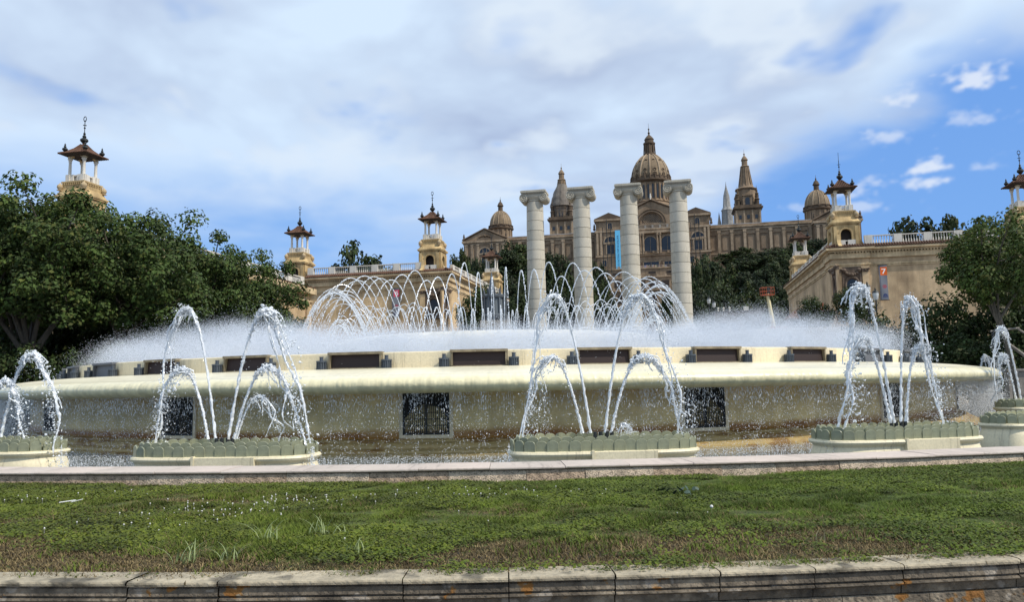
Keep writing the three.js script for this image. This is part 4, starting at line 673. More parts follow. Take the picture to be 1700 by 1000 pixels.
  mesh('tower_plinth', [slab(tx - 1.83, tx + 1.83, 17.0, 20.2, -3.83, -0.17)], M.towerOchre, P);
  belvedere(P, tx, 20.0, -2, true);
  return P;
}
const PL = [-10.8, 0, -128], PR = [47.6, 0, -113];
pavilion('ochre pavilion with four-columned roof towers, left of the stone columns', PL, -1, 25.2, 46, M.stucco);
pavilion('dull ochre pavilion with tiled roof towers, right of the stone columns behind the street lamp', PR, 1, 25.6, 47, M.stuccoDull);
{ // long wing behind the left trees, from its own tower towards the left pavilion
  const P = thing('side_wing', 'long ochre wing behind the left trees with a tall roof tower above them', 'building', [-42.0, 0, -75.1], -PHI, null);
  mesh('wall', [slab(-22, 0, -2, 16.6, -49, 0)], M.stucco, P);
  mesh('cornice', [slab(-22, 0.3, 15.4, 15.7, -49, 0.3), slab(-22, 0.9, 16.6, 17.5, -49, 0.9)], M.trim, P);
  mesh('tile_eaves', [slab(-22, 0.7, 17.5, 17.8, -49, 0.7)], M.tile, P);
  mesh('balustrade', [balustrade(-6, -46, 17.8, -0.3, true, 1.4), balustrade(-6, -21, 17.8, -0.3, false, 1.4)], M.white, P);
  for (let i = 0; i < 7; i++) { const w = mesh('arched_window', [ext(archPts(2.4, 3, 9), 0.2, [archPts(1.9, 3.2, 8.75).reverse()])], M.trim, P, [0.0, 0, -7 - i * 6.2]); w.rotation.y = Math.PI / 2; mesh('pane', [ext(archPts(1.9, 3.2, 8.75), 0.05)], M.glassDark, w); mesh('pilaster', [slab(0, 0.35, -1, 15.4, -0.5, 0.5)], M.stucco, P, [0, 0, -10.1 - i * 6.2]); }
  for (let i = 0; i < 4; i++) { const w = mesh('arched_window', [ext(archPts(2.4, 3, 9), 0.2, [archPts(1.9, 3.2, 8.75).reverse()])], M.trim, P, [-4 - i * 5.2, 0, 0]); mesh('pane', [ext(archPts(1.9, 3.2, 8.75), 0.05)], M.glassDark, w); }
  mesh('tower_plinth', [slab(-4.3, -0.9, 17.7, 18.5, -4.1, -0.7)], M.towerOchre, P);
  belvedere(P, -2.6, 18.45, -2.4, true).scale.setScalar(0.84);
}
// exhibition banners
const canvas = (w, h, f) => { const c = document.createElement('canvas'); c.width = w; c.height = h; f(c.getContext('2d'), w, h); const t = new THREE.CanvasTexture(c); t.colorSpace = THREE.SRGBColorSpace; t.magFilter = THREE.LinearFilter; return t; };
function banner(label, O, u0, u1, y0, y1, off, t) {
  const [x, z] = place(O, (u0 + u1) / 2, -off), w = u1 - u0, h = y1 - y0, o = thing('banner', label, 'banner', [x, y0, z], -PHI);
  const g = new THREE.PlaneGeometry(w, h, 4, 12).translate(0, h / 2, 0), p = g.attributes.position; for (let i = 0; i < p.count; i++) p.setZ(i, 0.04 * Math.sin(p.getX(i) * 3 + p.getY(i) * 1.3)); g.computeVertexNormals(); const q = g.toNonIndexed(); q.userData.keepUV = true;
  mesh('cloth', [q], new THREE.MeshStandardMaterial({ map: t, roughness: 0.8 }), o); mesh('pole', [bar([-w / 2 - 0.1, h, 0], [w / 2 + 0.1, h, 0], 0.05), bar([-w / 2 - 0.1, 0, 0], [w / 2 + 0.1, 0, 0], 0.05)], M.iron, o);
}
const fairBanner = (num, sq) => canvas(128, 640, (c, w, h) => {
  c.fillStyle = '#777a82'; c.fillRect(0, 0, w, h); c.fillStyle = '#5d616c'; c.fillRect(0, 0, 22, h);
  c.fillStyle = sq; c.fillRect(24, 36, w - 24, 150); c.fillStyle = '#ffffff'; c.font = 'bold 128px sans-serif'; c.textAlign = 'center'; c.textBaseline = 'middle'; c.fillText(num, 76, 112);
  c.strokeStyle = '#a3243c'; c.lineWidth = 8; c.beginPath(); c.arc(76, 392, 30, 0, 7); c.stroke(); c.beginPath(); c.arc(76, 392, 14, 0.6, 5.6); c.stroke(); c.beginPath(); c.arc(84, 392, 7, 0, 7); c.stroke();
  c.fillStyle = '#27386c'; c.beginPath(); c.arc(78, 560, 34, Math.PI, 0); c.fill(); c.fillRect(38, 566, 80, 12); c.fillRect(38, 584, 80, 9); c.fillStyle = '#777a82'; c.beginPath(); c.arc(78, 566, 12, Math.PI, 0); c.fill();
});
banner('grey banner with a white 7 on orange, on the right pavilion\'s wall', PR, 5.95, 7.05, 12.9, 18.0, 0.3, fairBanner('7', '#e8681c'));
banner('grey banner with a white 6 on pink, on the left pavilion\'s wall', PL, -9.5, -8.25, 13.4, 18.3, 0.3, fairBanner('6', '#d6475f'));

// ------------------------------------------------------------------ four free-standing columns
{
  const O = [12.14, 0, -100], spots = [-9.02, -2.78, 3.42, 9.76];
  const labels = ['leftmost of the four tall stone columns, nearest the scaffolded palace tower', 'second tall stone column from the left, between the scaffolded tower and the banner', 'third tall stone column, covering the left half of the great dome\'s front', 'rightmost tall stone column, covering the right edge of the great dome'];
  const proto = thing('stone_column', labels[0], 'column', [0, 0, 0], -PHI, 'four tall stone columns of the plaza');
  mesh('base', [slab(-1.7, 1.7, 6.5, 8.1, -1.7, 1.7), lathe([[1.62, 8.1], [1.7, 8.25], [1.6, 8.45], [1.42, 8.5], [1.4, 8.6], [1.48, 8.72], [1.4, 8.85], [1.26, 8.9]], 32)], M.drum, proto);
  const R = mulberry(6), n = 13, y0 = 8.9, y1 = 25.95;
  for (let i = 0; i < n; i++) { const a = lerp(y0, y1, i / n), b = lerp(y0, y1, (i + 1) / n), r = (y) => 1.235 - 0.125 * Math.pow((y - y0) / (y1 - y0), 1.6), j = (R() - 0.5) * 0.012; mesh('drum', [lathe([[r(a) - 0.07, a], [r(a) - 0.07, a + 0.028], [r(a) + j, a + 0.034], [r(b) + j, b - 0.034], [r(b) - 0.07, b - 0.028], [r(b) - 0.07, b]], 36)], i % 3 ? M.drum : M.drumCap, proto); }
  const cap = [lathe([[1.08, 25.95], [1.16, 26.0], [1.16, 26.1], [1.1, 26.15], [1.36, 26.45], [1.4, 26.6]], 32), slab(-1.3, 1.3, 26.62, 27.02, -1.12, 1.12), slab(-1.62, 1.62, 27.02, 27.12, -1.35, 1.35), slab(-1.7, 1.7, 27.12, 27.36, -1.42, 1.42), slab(-1.55, 1.55, 27.36, 27.42, -1.3, 1.3)];
  for (const s of [-1, 1]) { // volutes with their spiral fillets
    cap.push(new THREE.CylinderGeometry(0.60, 0.60, 2.3, 28).rotateX(Math.PI / 2).translate(s * 1.3, 26.42, 0));
    for (const f of [-1, 1]) { const pts = []; for (let i = 0; i <= 44; i++) { const q = i / 44, a = q * 4.6 * Math.PI, r = 0.54 * (1 - q * 0.85); pts.push(new THREE.Vector3(s * 1.3 + s * r * Math.sin(a), 26.42 + r * Math.cos(a), f * 1.2)); } cap.push(new THREE.TubeGeometry(new THREE.CatmullRomCurve3(pts), 90, 0.085, 6)); cap.push(ball(0.09, s * 1.3, 26.42, f * 1.17)); }
  }
  for (const f of [-1, 1]) cap.push(slab(-1.3, 1.3, 26.9, 27.0, f * 1.15 - 0.05, f * 1.15 + 0.05));
  mesh('capital', cap, M.drumCap, proto);
  spots.forEach((u, i) => { const [x, z] = place(O, u, 0); if (i) copyOf(proto, [x, 0, z], null, labels[i]); else proto.position.set(x, 0, z); });
}

// ------------------------------------------------------------------ the palace on the hill
{
  const P = thing('palace', 'huge brown stone palace with a great central dome on the hilltop', 'palace', [81.86, 0, -450], -PHI);
  const glass = M.glassDark, win = (x, y0, y1, w, z, arch = true, mat = M.palaceLight) => { const A = arch ? archPts(w + 0.9, y0 - 0.3, y1 + 0.45) : [[x * 0 - w / 2 - 0.45, y0 - 0.3], [-w / 2 - 0.45, y1 + 0.45], [w / 2 + 0.45, y1 + 0.45], [w / 2 + 0.45, y0 - 0.3]], B = arch ? archPts(w, y0, y1) : [[-w / 2, y0], [-w / 2, y1], [w / 2, y1], [w / 2, y0]]; const o = mesh('window', [ext(A, 0.5, [B.slice().reverse()]), box(0.18, y1 - y0 - 0.3, 0.12, 0, (y0 + y1) / 2 - 0.1, 0.2)], mat, P, [x, 0, z]); mesh('pane', [ext(B, 0.1)], glass, o, [0, 0, 0.03]); return o; };
  const lun = (x, y, r, z, mat = M.palaceLight) => { const A = halfPts(r + 0.7, 0, 0), B = halfPts(r, 0, 0); const o = mesh('half_round_window', [ext(A, 0.5, [B.slice().reverse()]), slab(-r / 3 - 0.12, -r / 3 + 0.12, 0, r * 0.93, 0.1, 0.35), slab(r / 3 - 0.12, r / 3 + 0.12, 0, r * 0.93, 0.1, 0.35), slab(-r - 0.7, r + 0.7, -0.7, 0, 0, 0.6)], mat, P, [x, y, z]); mesh('pane', [ext(B, 0.1)], glass, o, [0, 0, 0.03]); return o; };
  const gable = (u0, u1, ye, ya, z0, z1, mat) => { const c = (u0 + u1) / 2; return ext([[u0 - 0.8, ye], [u1 + 0.8, ye], [u1 + 0.8, ye + 0.5], [c, ya], [u0 - 0.8, ye + 0.5]], z1 - z0, [], z0); };
  // long blank wings with pilasters and sunk panels
  for (const [u0, u1, n] of [[-86, -30, 8], [31, 91, 8]]) {
    mesh('wing_wall', [slab(u0, u1, 58, 88.4, -26, 0)], M.palace, P);
    mesh('wing_cornice', [slab(u0, u1, 88.4, 89.2, -26, 0.5), slab(u0, u1, 89.2, 89.9, -26, 0.2), slab(u0, u1, 89.9, 90.6, -26, 1.0), slab(u0, u1, 74.5, 75.2, -1, 0.4)], M.palaceLight, P);
    mesh('parapet', [slab(u0, u1, 90.6, 91.9, -26, -0.4)], M.palace, P); mesh('tin_roof', [slab(u0 + 0.5, u1 - 0.5, 91.9, 92.3, -25, -1)], M.roofTin, P);
    for (let i = 0; i <= n; i++) { const x = lerp(u0 + 1.4, u1 - 1.4, i / n); mesh('pilaster', [slab(x - 0.75, x + 0.75, 75.2, 87.0, 0, 0.55), slab(x - 1.0, x + 1.0, 87.0, 88.39, 0, 0.7)], M.palaceLight, P); if (i < n) { const x2 = lerp(u0 + 1.4, u1 - 1.4, (i + 1) / n); mesh('wall_panel', [slab(x + 1.5, x2 - 1.5, 76.6, 76.9, 0.01, 0.3), slab(x + 1.5, x2 - 1.5, 85.6, 86.1, 0.01, 0.4), slab(x + 1.5, x + 1.8, 76.9, 85.6, 0.01, 0.3), slab(x2 - 1.8, x2 - 1.5, 76.9, 85.6, 0.01, 0.3)], M.palaceDark, P); } }
    mesh('lower_wall', [slab(u0, u1, 50, 73.5, 0.01, 1.6)], M.palaceDark, P);
  }
  // end pavilions with pediments, and their small domes
  for (const [u0, u1, ud] of [[-111.5, -85.2, -92.4], [91, 115, 96.4]]) {
    const c = (u0 + u1) / 2, z = 7;
    mesh('end_block', [slab(u0, u1, 50, 88.2, -26, z)], M.palace, P);
    mesh('end_cornice', [slab(u0 - 0.3, u1 + 0.3, 87.2, 88.0, -26, z + 0.4), slab(u0 - 1, u1 + 1, 88.2, 89.4, -26, z + 1.1)], M.palaceLight, P);
    mesh('pediment', [gable(u0, u1, 89.4, 96.2, -20, z - 0.2, 0)], M.palace, P); mesh('pediment_rim', [bar([u0 - 0.9, 90.1, z + 0.2], [c, 96.7, z + 0.2], 0.55, 4), bar([u1 + 0.9, 90.1, z + 0.2], [c, 96.7, z + 0.2], 0.55, 4)], M.palaceDark, P);
    mesh('pediment_relief', [Array.from({ length: 9 }, (_, i) => ball(0.6, c - 3.2 + i * 0.8, 91.6 + 0.9 * Math.sin((i / 8) * 3.14), z - 0.1)), ball(1, c, 92.3, z - 0.1)], M.palaceDark, P);
    for (const s of [u0, u1]) mesh('roof_statue', [lathe([[0.7, 0], [0.8, 1.2], [0.5, 1.5], [0.7, 2.6], [0.35, 3.2], [0.4, 3.7], [0, 4.1]], 7)], M.palaceDark, P, [s, 90, z - 0.5]);
    for (const f of [0.06, 0.2, 0.34, 0.66, 0.8, 0.94]) mesh('pilaster', [box(1.5, 12.6, 0.6, lerp(u0, u1, f), 80.9, z + 0.3), box(1.9, 0.9, 0.8, lerp(u0, u1, f), 86.7, z + 0.35)], M.palaceLight, P);
    lun(c, 81.4, 3.4, z); win(c, 73.5, 78.6, 4, z, false);
    const d = [ud, 0, -12];
    mesh('dome_drum', [cyl(6.9, 6.9, 8.4, 0, 90.5, 0, 24), Array.from({ length: 16 }, (_, i) => { const a = (i / 16) * 6.283; return box(1.1, 7.6, 0.7, 7 * Math.sin(a), 94.8, 7 * Math.cos(a), a); })], M.palace, P, d);
    for (const k of [-2, -1, 0, 1, 2]) { const a = k * 0.785 + 0.2, o = mesh('drum_window', [slab(-0.95, 0.95, 93.4, 97.4, 0, 0.1)], glass, P, [ud + 6.72 * Math.sin(a), 0, -12 + 6.72 * Math.cos(a)]); o.rotation.y = a; }
    mesh('drum_cornice', [lathe([[7.0, 98.7], [8.1, 99.2], [8.2, 99.9], [7.5, 100.0], [7.4, 101.2], [7.9, 101.5], [7.2, 101.9]], 32), Array.from({ length: 12 }, (_, i) => { const a = (i / 12) * 6.283; return new THREE.TorusGeometry(0.55, 0.25, 5, 10).rotateY(a).translate(7.7 * Math.sin(a), 100.9, 7.7 * Math.cos(a)); })], M.palaceDark, P, d);
    mesh('small_dome', [lathe([[6.9, 101.8], [6.75, 103.6], [6.2, 105.8], [5.2, 107.9], [3.8, 109.7], [2.1, 111.0]], 32)], M.dome, P, d);
    mesh('dome_rib', [Array.from({ length: 12 }, (_, i) => { const a = (i / 12) * 6.283, pts = [[6.95, 101.9], [6.8, 103.6], [6.25, 105.8], [5.25, 107.9], [3.85, 109.7], [2.1, 111.05]].map(([r, y]) => new THREE.Vector3(r * Math.sin(a), y, r * Math.cos(a))); return new THREE.TubeGeometry(new THREE.CatmullRomCurve3(pts), 12, 0.26, 5); })], M.palaceLight, P, d);
    mesh('lantern', [lathe([[2.3, 110.8], [2.0, 111.3], [1.5, 111.5], [1.45, 114.2], [2.0, 114.5], [1.9, 115.0], [1.6, 115.6], [1.2, 116.6], [0.45, 117.4], [0.3, 118.0], [0.5, 118.3], [0.12, 118.8], [0.06, 120.5]], 14)], M.palaceDark, P, d);
  }
  // square towers
  for (const [ut, wrapped] of [[-52.6, true], [56.7, false]]) {
    const d = [ut, 0, -9];
    mesh('tower_base', [slab(-7.1, 7.1, 88, 100.4, -7.1, 7.1), slab(-7.4, 7.4, 90.6, 91.4, -7.4, 7.4)], M.palace, P, d);
    for (const x of [-6.6, -2.3, 2.3, 6.6]) mesh('pilaster', [box(0.9, 8.4, 0.5, x, 95.8, 7.3)], M.palaceLight, P, d);
    for (const x of [-4.5, 0, 4.5]) mesh('window', [slab(x - 0.75, x + 0.75, 95, 97.2, 7.1, 7.25)], glass, P, d);
    mesh('tower_cornice', [slab(-7.7, 7.7, 100.4, 101.1, -7.7, 7.7), slab(-8.3, 8.3, 101.1, 102.0, -8.3, 8.3)], M.palaceDark, P, d);
    mesh('parapet', [[-1, 1].flatMap((s) => [slab(-7.6, 7.6, 102, 103.2, s * 7.4 - 0.2, s * 7.4 + 0.2), slab(s * 7.4 - 0.2, s * 7.4 + 0.2, 102.001, 103.1, -7.2, 7.2)])], M.palaceDark, P, d);
    mesh('belfry', [cyl(5.6, 5.9, 11.6, 0, 102, 0, 8).rotateY(Math.PI / 8), lathe([[6.2, 113.2], [6.6, 113.9], [5.6, 114.4]], 8).rotateY(Math.PI / 8), slab(-2.6, 2.6, 102, 108.8, -6.4, 6.4), slab(-6.4, 6.4, 102, 108.8, -2.6, 2.6), slab(-3, 3, 108.8, 109.5, -6.8, 6.8), slab(-6.8, 6.8, 108.8, 109.5, -3, 3)], M.palace, P, d);
    const w = mesh('belfry_arch', [ext(archPts(2.5, 103.2, 107.8), 0.1)], glass, P, [ut, 0, -2.58]); w.name = 'belfry_arch';
    for (const s of [-1, 1]) { mesh('belfry_arch', [ext(archPts(1.3, 103.2, 106.4), 0.1)], glass, P, [ut + s * 4.3, 0, -4.15]).rotation.y = s * 0.785; }
    for (const [sx, sz] of [[-1, 1], [1, 1], [-1, -1], [1, -1]]) mesh('pinnacle', [lathe([[1.2, 102], [1.2, 106.2], [1.6, 106.6], [1.0, 107.2], [0.9, 109.6], [1.15, 109.9], [0.5, 110.6], [0.6, 111.5], [0.12, 113.2], [0.05, 114.8]], 8)], M.palaceDark, P, [ut + sx * 5.4, 0, -9 + sz * 5.4]);
    mesh('tower_spire', [lathe([[5.2, 114.2], [4.5, 115.2], [3.7, 117.0], [3.2, 120.5], [2.6, 125.2], [2.3, 127.4], [2.7, 127.7], [2.2, 128.2], [1.7, 128.4], [1.7, 131.2], [2.1, 131.6], [1.9, 132.2], [1.2, 133.4], [0.35, 134.4], [0.3, 135.0], [0.55, 135.4], [0.1, 136.0], [0.05, 138.4]], 8).rotateY(Math.PI / 8), Array.from({ length: 8 }, (_, i) => { const a = (i / 8) * 6.283; return bar([4.0 * Math.sin(a), 115.6, 4.0 * Math.cos(a)], [2.3 * Math.sin(a), 127.4, 2.3 * Math.cos(a)], 0.3, 4, 0.2); })], M.palace, P, d);
    if (wrapped) { // scaffold and torn netting round the left tower
      const net = new THREE.CylinderGeometry(2.7, 7.6, 14.5, 18, 10, true).translate(0, 117.6, 0), p = net.attributes.position, Rn = mulberry(33); for (let i = 0; i < p.count; i++) { const k = 0.92 + 0.16 * vnoise(i * 0.37, p.getY(i) * 0.4, 701), b = 1 + 0.16 * Math.sin(((p.getY(i) - 110.4) / 14.5) * Math.PI); p.setX(i, p.getX(i) * k * b); p.setZ(i, p.getZ(i) * k * b); } net.computeVertexNormals();
      mesh('scaffold_netting', [net], phys([0.34, 0.30, 0.26], { roughness: 0.9, transmission: 0.35, map: rep(grimeTex, 0.2) }), P, d);
      const sc = []; for (let i = 0; i < 12; i++) { const a = (i / 12) * 6.283; sc.push(bar([7.0 * Math.sin(a), 102, 7.0 * Math.cos(a)], [7.3 * Math.sin(a), 112, 7.3 * Math.cos(a)], 0.10, 4), bar([7.3 * Math.sin(a), 112, 7.3 * Math.cos(a)], [2.7 * Math.sin(a), 125, 2.7 * Math.cos(a)], 0.10, 4)); } for (const [y, r] of [[104, 7], [107, 7.1], [110, 7.2], [113, 6.9], [117, 5.4], [121, 4.1]]) sc.push(new THREE.TorusGeometry(r, 0.1, 4, 24).rotateX(Math.PI / 2).translate(0, y, 0));
      mesh('scaffold', sc, M.net, P, d);
      mesh('lower_netting', [new THREE.CylinderGeometry(6.9, 6.6, 7, 18, 3, true).translate(0, 107.2, 0)], phys([0.34, 0.27, 0.22], { roughness: 0.9, transmission: 0.4, map: rep(grimeTex, 0.3) }), P, d);
    }
  }
  mesh('rear_tower', [lathe([[5, 88], [5, 103], [5.6, 104], [4, 105], [3.6, 116], [4, 117], [2.6, 119], [2.0, 127], [1.0, 131], [0.3, 134], [0.05, 137]], 8), [-1, 1].map((s) => lathe([[1.4, 88], [1.4, 108], [0.7, 112], [0.05, 116]], 6, s * 5.4, 0, 0))], M.ghost, P, [50.5, 0, -78]);
  // central block
  mesh('centre_block', [slab(-31, 32.5, 50, 92.2, -30, 4)], M.palace, P);
  mesh('centre_cornice', [slab(-31.6, 33.1, 75.2, 76.3, 0, 4.9), slab(-31.4, 32.9, 89.8, 90.6, 0, 4.5), slab(-31.9, 33.4, 90.6, 91.5, -30, 5.1)], M.palaceLight, P);
  for (const [u0, u1] of [[-30.8, -15.4], [19.4, 34.2]]) {
    const c = (u0 + u1) / 2, z = 7.5;
    mesh('turret', [slab(u0, u1, 50, 97.2, -20, z)], M.palace, P); mesh('turret_cornice', [slab(u0 - 0.6, u1 + 0.6, 89.8, 91, -20, z + 0.6), slab(u0 - 0.5, u1 + 0.5, 75.2, 76.2, 0, z + 0.6), slab(u0 - 1, u1 + 1, 96.6, 97.7, -20, z + 1)], M.palaceLight, P);
    mesh('turret_gable', [gable(u0, u1, 97.7, 101.6, -20, z + 0.3, 0)], M.palaceDark, P);
    win(c + 0.6, 91.8, 95.4, 2.4, z); lun(c + 0.6, 83.6, 3.6, z); win(c + 0.6, 76.8, 82.4, 4.4, z, false); win(c - 3.2, 69.6, 73.2, 2.4, z, false); win(c + 4.4, 69.6, 73.2, 2.4, z, false);
    for (const f of [0.05, 0.19, 0.81, 0.95]) mesh('pilaster', [box(1.2, 13.2, 0.6, lerp(u0, u1, f), 83, z + 0.3)], M.palaceLight, P);
    for (const s of [u0 - 1, u1 + 1]) mesh('roof_statue', [lathe([[0.7, 0], [0.8, 1.2], [0.5, 1.5], [0.7, 2.6], [0.35, 3.2], [0.4, 3.7], [0, 4.1]], 7)], M.palaceDark, P, [s, 91.5, z - 1]);
  }
  // front with the great lunette under a gable
  mesh('gable_front', [ext([[-10.8, 91.5], [13.6, 91.5], [13.6, 102.6], [1.4, 108.0], [-10.8, 102.6]], 10, [halfPts(6.3, 1.5, 94.6).reverse()], -6)], M.palace, P);
  mesh('gable_rim', [bar([-11.6, 102.7, 4.4], [1.4, 108.5, 4.4], 0.6, 4), bar([14.4, 102.7, 4.4], [1.4, 108.5, 4.4], 0.6, 4), new THREE.TorusGeometry(8.2, 0.4, 5, 24, Math.PI).translate(1.5, 94.6, 4.1), new THREE.TorusGeometry(6.7, 0.45, 5, 24, Math.PI).translate(1.5, 94.6, 4.2)], M.palaceDark, P);
  { const b = []; for (let i = -6; i <= 6; i++) { b.push(bar([1.5 + i * 1.0 - 3, 94.6, 3.2], [1.5 + i * 1.0 + 3, 100.6, 3.2], 0.14, 4), bar([1.5 + i * 1.0 + 3, 94.6, 3.2], [1.5 + i * 1.0 - 3, 100.6, 3.2], 0.14, 4)); } const l = mesh('lattice_window', [new THREE.TorusGeometry(6.1, 0.25, 5, 24, Math.PI).translate(1.5, 94.6, 3.2), slab(-4.8, 7.8, 94.3, 94.8, 2.9, 3.6)], M.palaceLight, P); mesh('lattice', b, M.palaceLight, l); mesh('pane', [ext(halfPts(6.25, 1.5, 94.6), 0.1, [], 2.6)], glass, l); }
  mesh('gable_statue', [lathe([[0.6, 0], [0.7, 0.8], [0.4, 1.2], [0.6, 2.4], [0.35, 3.2], [0.4, 3.8], [0.05, 4.6]], 7)], M.white, P, [1.4, 108.2, 3]);
  mesh('roof_balustrade', [balustrade(-15, 19, 91.5, 4.6, false, 1.8)], M.concrete, P);
  for (const c of [-9.4, 0.4, 10.2]) { win(c, 77.2, 86.6, 7.2, 4); win(c, 66.6, 71.6, c === 0.4 ? 9 : 7, 4, false); }
  for (const x of [-14, -5.3, -3.7, 4.5, 6.1, 14.6]) mesh('loggia_column', [lathe([[0.85, 76.3], [0.7, 77.0], [0.58, 86.8], [0.9, 87.4], [0.95, 88.6]], 10)], M.palaceLight, P, [x, 0, 5.1]);
  mesh('loggia_entablature', [slab(-15.3, 19.3, 88.4, 89.78, 4.01, 5.9)], M.palaceLight, P); mesh('loggia_balustrade', [balustrade(-15, 19, 76.3, 5.6, false, 1.5)], M.palace, P);
  for (const x of [-4.9, 5.5]) { const o = mesh('niche', [slab(-1.5, 1.5, 66.4, 72.8, 4.01, 4.5)], M.palaceLight, P, [x + (x < 0 ? -0.4 : 1), 0, 0]); mesh('niche_opening', [ext(archPts(1.7, 67, 71.6), 0.1, [], 4.5)], M.palaceDark, o); }
  // great dome
  const d = [1.6, 0, -14];
  mesh('dome_base', [lathe([[12.4, 90], [12.4, 105.8], [11.4, 106.6], [11.2, 109.6], [11.8, 110.0], [11.4, 110.6], [10.9, 110.7]], 8).rotateY(Math.PI / 8)], M.palace, P, d);
  mesh('dome_drum', [cyl(10.6, 10.6, 11.6, 0, 110.6, 0, 32), Array.from({ length: 24 }, (_, i) => { const a = (i / 24) * 6.283; return box(i % 3 ? 0.7 : 1.5, 10.6, 0.9, 10.7 * Math.sin(a), 115.8, 10.7 * Math.cos(a), a); })], M.palace, P, d);
  for (let i = 0; i < 24; i++) { if (i % 3 === 1 && 0) continue; const a = ((i + 0.5) / 24) * 6.283, o = mesh('drum_window', [ext(archPts(1.1, 111.6, 120), 0.12)], glass, P, [d[0] + 10.56 * Math.sin(a), 0, d[2] + 10.56 * Math.cos(a)]); o.rotation.y = a; }
  mesh('drum_cornice', [lathe([[10.8, 121.6], [11.8, 122.2], [12.4, 122.6], [12.4, 123.4], [11.9, 123.6]], 40)], M.palaceDark, P, d);
  mesh('dome_balustrade', [lathe([[11.9, 123.4], [11.9, 124.9], [12.1, 125.0], [12.1, 125.3], [11.6, 125.3]], 40), Array.from({ length: 24 }, (_, i) => { const a = (i / 24) * 6.283; return lathe([[0.5, 0], [0.5, 1.6], [0.2, 1.9], [0.45, 2.5], [0.05, 3.5]], 6, 12.05 * Math.sin(a), 123.4, 12.05 * Math.cos(a)); }), Array.from({ length: 12 }, (_, i) => { const a = ((i + 0.5) / 12) * 6.283; return new THREE.TorusGeometry(0.9, 0.35, 5, 12).rotateY(a).translate(11.4 * Math.sin(a), 126.4, 11.4 * Math.cos(a)); })], M.palaceDark, P, d);
  const dp = [[11.4, 124], [11.2, 127.5], [10.5, 131], [9.2, 134.2], [7.4, 137], [5.2, 139.2], [3.4, 140.3]];
  mesh('great_dome', [lathe(dp, 48)], M.dome, P, d);
  for (let i = 0; i < 12; i++) { const a = (i / 12) * 6.283, pts = dp.map(([r, y]) => new THREE.Vector3((r + 0.05) * Math.sin(a), y, (r + 0.05) * Math.cos(a))); mesh('dome_rib', [new THREE.TubeGeometry(new THREE.CatmullRomCurve3(pts), 16, 0.5, 6)], M.palaceLight, P, d); const b = a + 0.2618; for (const [r, y, q] of [[10.95, 129, 0.85], [8.4, 135.4, 0.6]]) { const o = mesh('round_dormer', [new THREE.TorusGeometry(q, 0.3, 5, 12), new THREE.CircleGeometry(q * 1.3, 10).translate(0, 0, -0.1)], M.palaceDark, P, [d[0] + r * Math.sin(b), y, d[2] + r * Math.cos(b)]); o.rotation.y = b; } }
  mesh('great_lantern', [lathe([[3.9, 139.8], [3.9, 140.8], [3.3, 141.2], [3.0, 142.2], [2.9, 147.0], [3.6, 147.4], [3.7, 148.2], [2.8, 148.6], [2.7, 150.2], [3.0, 150.5], [2.5, 151.4], [1.3, 152.8], [0.6, 153.4], [0.45, 154.3], [0.8, 154.8], [0.3, 155.4], [0.25, 156.6], [0.6, 157.2], [0.1, 157.8], [0.05, 161]], 16), Array.from({ length: 8 }, (_, i) => { const a = (i / 8) * 6.283; return bar([3.5 * Math.sin(a), 140.6, 3.5 * Math.cos(a)], [3.1 * Math.sin(a), 147.2, 3.1 * Math.cos(a)], 0.35, 5); })], M.palaceDark, P, d);
  // terraces below the front
  for (const [z, u0, u1, y0, y1] of [[8, -34, 36, 40, 66.0], [26, -22, 26, 30, 58.5], [55, -26, 30, 20, 48], [92, -28, 34, 10, 36]]) {
    mesh('terrace_wall', [slab(u0, u1, y0, y1, z - 18, z + 8)], M.palace, P); mesh('terrace_coping', [slab(u0 - 0.5, u1 + 0.5, y1, y1 + 0.5, z - 18, z + 8.5)], M.palaceLight, P); mesh('terrace_balustrade', [balustrade(u0, u1, y1 + 0.5, z + 8, false, 1.3)], M.palaceLight, P);
    for (let i = 0; i < 7; i++) { const x = lerp(u0 + 5, u1 - 5, i / 6); mesh('terrace_opening', [slab(x - 2.0, x + 2.0, y1 - 6.4, y1 - 1.8, z + 8, z + 8.15)], M.tileDark, P); }
  }
  mesh('white_terrace_wall', [slab(24, 37, 64.2, 66.2, 8, 18.2)], M.concrete, P);
  for (const [u, n] of [[-23.5, 3], [25.5, 3]]) for (let i = 0; i < n; i++) mesh('flagpole', [bar([0, 62, 0], [0, 62 + 33 * (i === 1 ? 1 : 0.86), 0], 0.22, 6)], M.iron, P, [u + (i - 1) * 2.2, 0, 20]);
  { // people on the terrace, a few pixels each
    const R = mulberry(15), im = new THREE.InstancedMesh(merge([lathe([[0.16, 0], [0.22, 0.8], [0.27, 1.35], [0.1, 1.45], [0.12, 1.7], [0, 1.78]], 6)]), std([1, 1, 1]), 70), m = new THREE.Matrix4(), c = new THREE.Color();
    for (let i = 0; i < 70; i++) { const [x, z] = place([81.86, 0, -450], -14 + R() * 44, -15.0 + R() * 1.5); m.makeTranslation(x, 66.5, z); im.setMatrixAt(i, m); c.setHSL(R(), R() * 0.6, 0.2 + R() * 0.5); im.setColorAt(i, c); } im.name = numbered('crowd'); im.castShadow = true; scene.add(im); kind(im, 'stuff', 'distant crowd standing along the palace terrace');
  }
  // tall blue banner beside the entrance
  const bt = canvas(128, 1280, (c, w, h) => { c.fillStyle = '#6cc4ee'; c.fillRect(0, 0, w, h); c.save(); c.translate(w / 2, h / 2 + 60); c.rotate(-Math.PI / 2); c.fillStyle = '#1d3f66'; c.font = 'bold 66px sans-serif'; c.textAlign = 'center'; c.textBaseline = 'middle'; c.fillText("MUSEU NACIONAL D'ART DE CATALUNYA", -20, 0, 1100); c.restore(); });
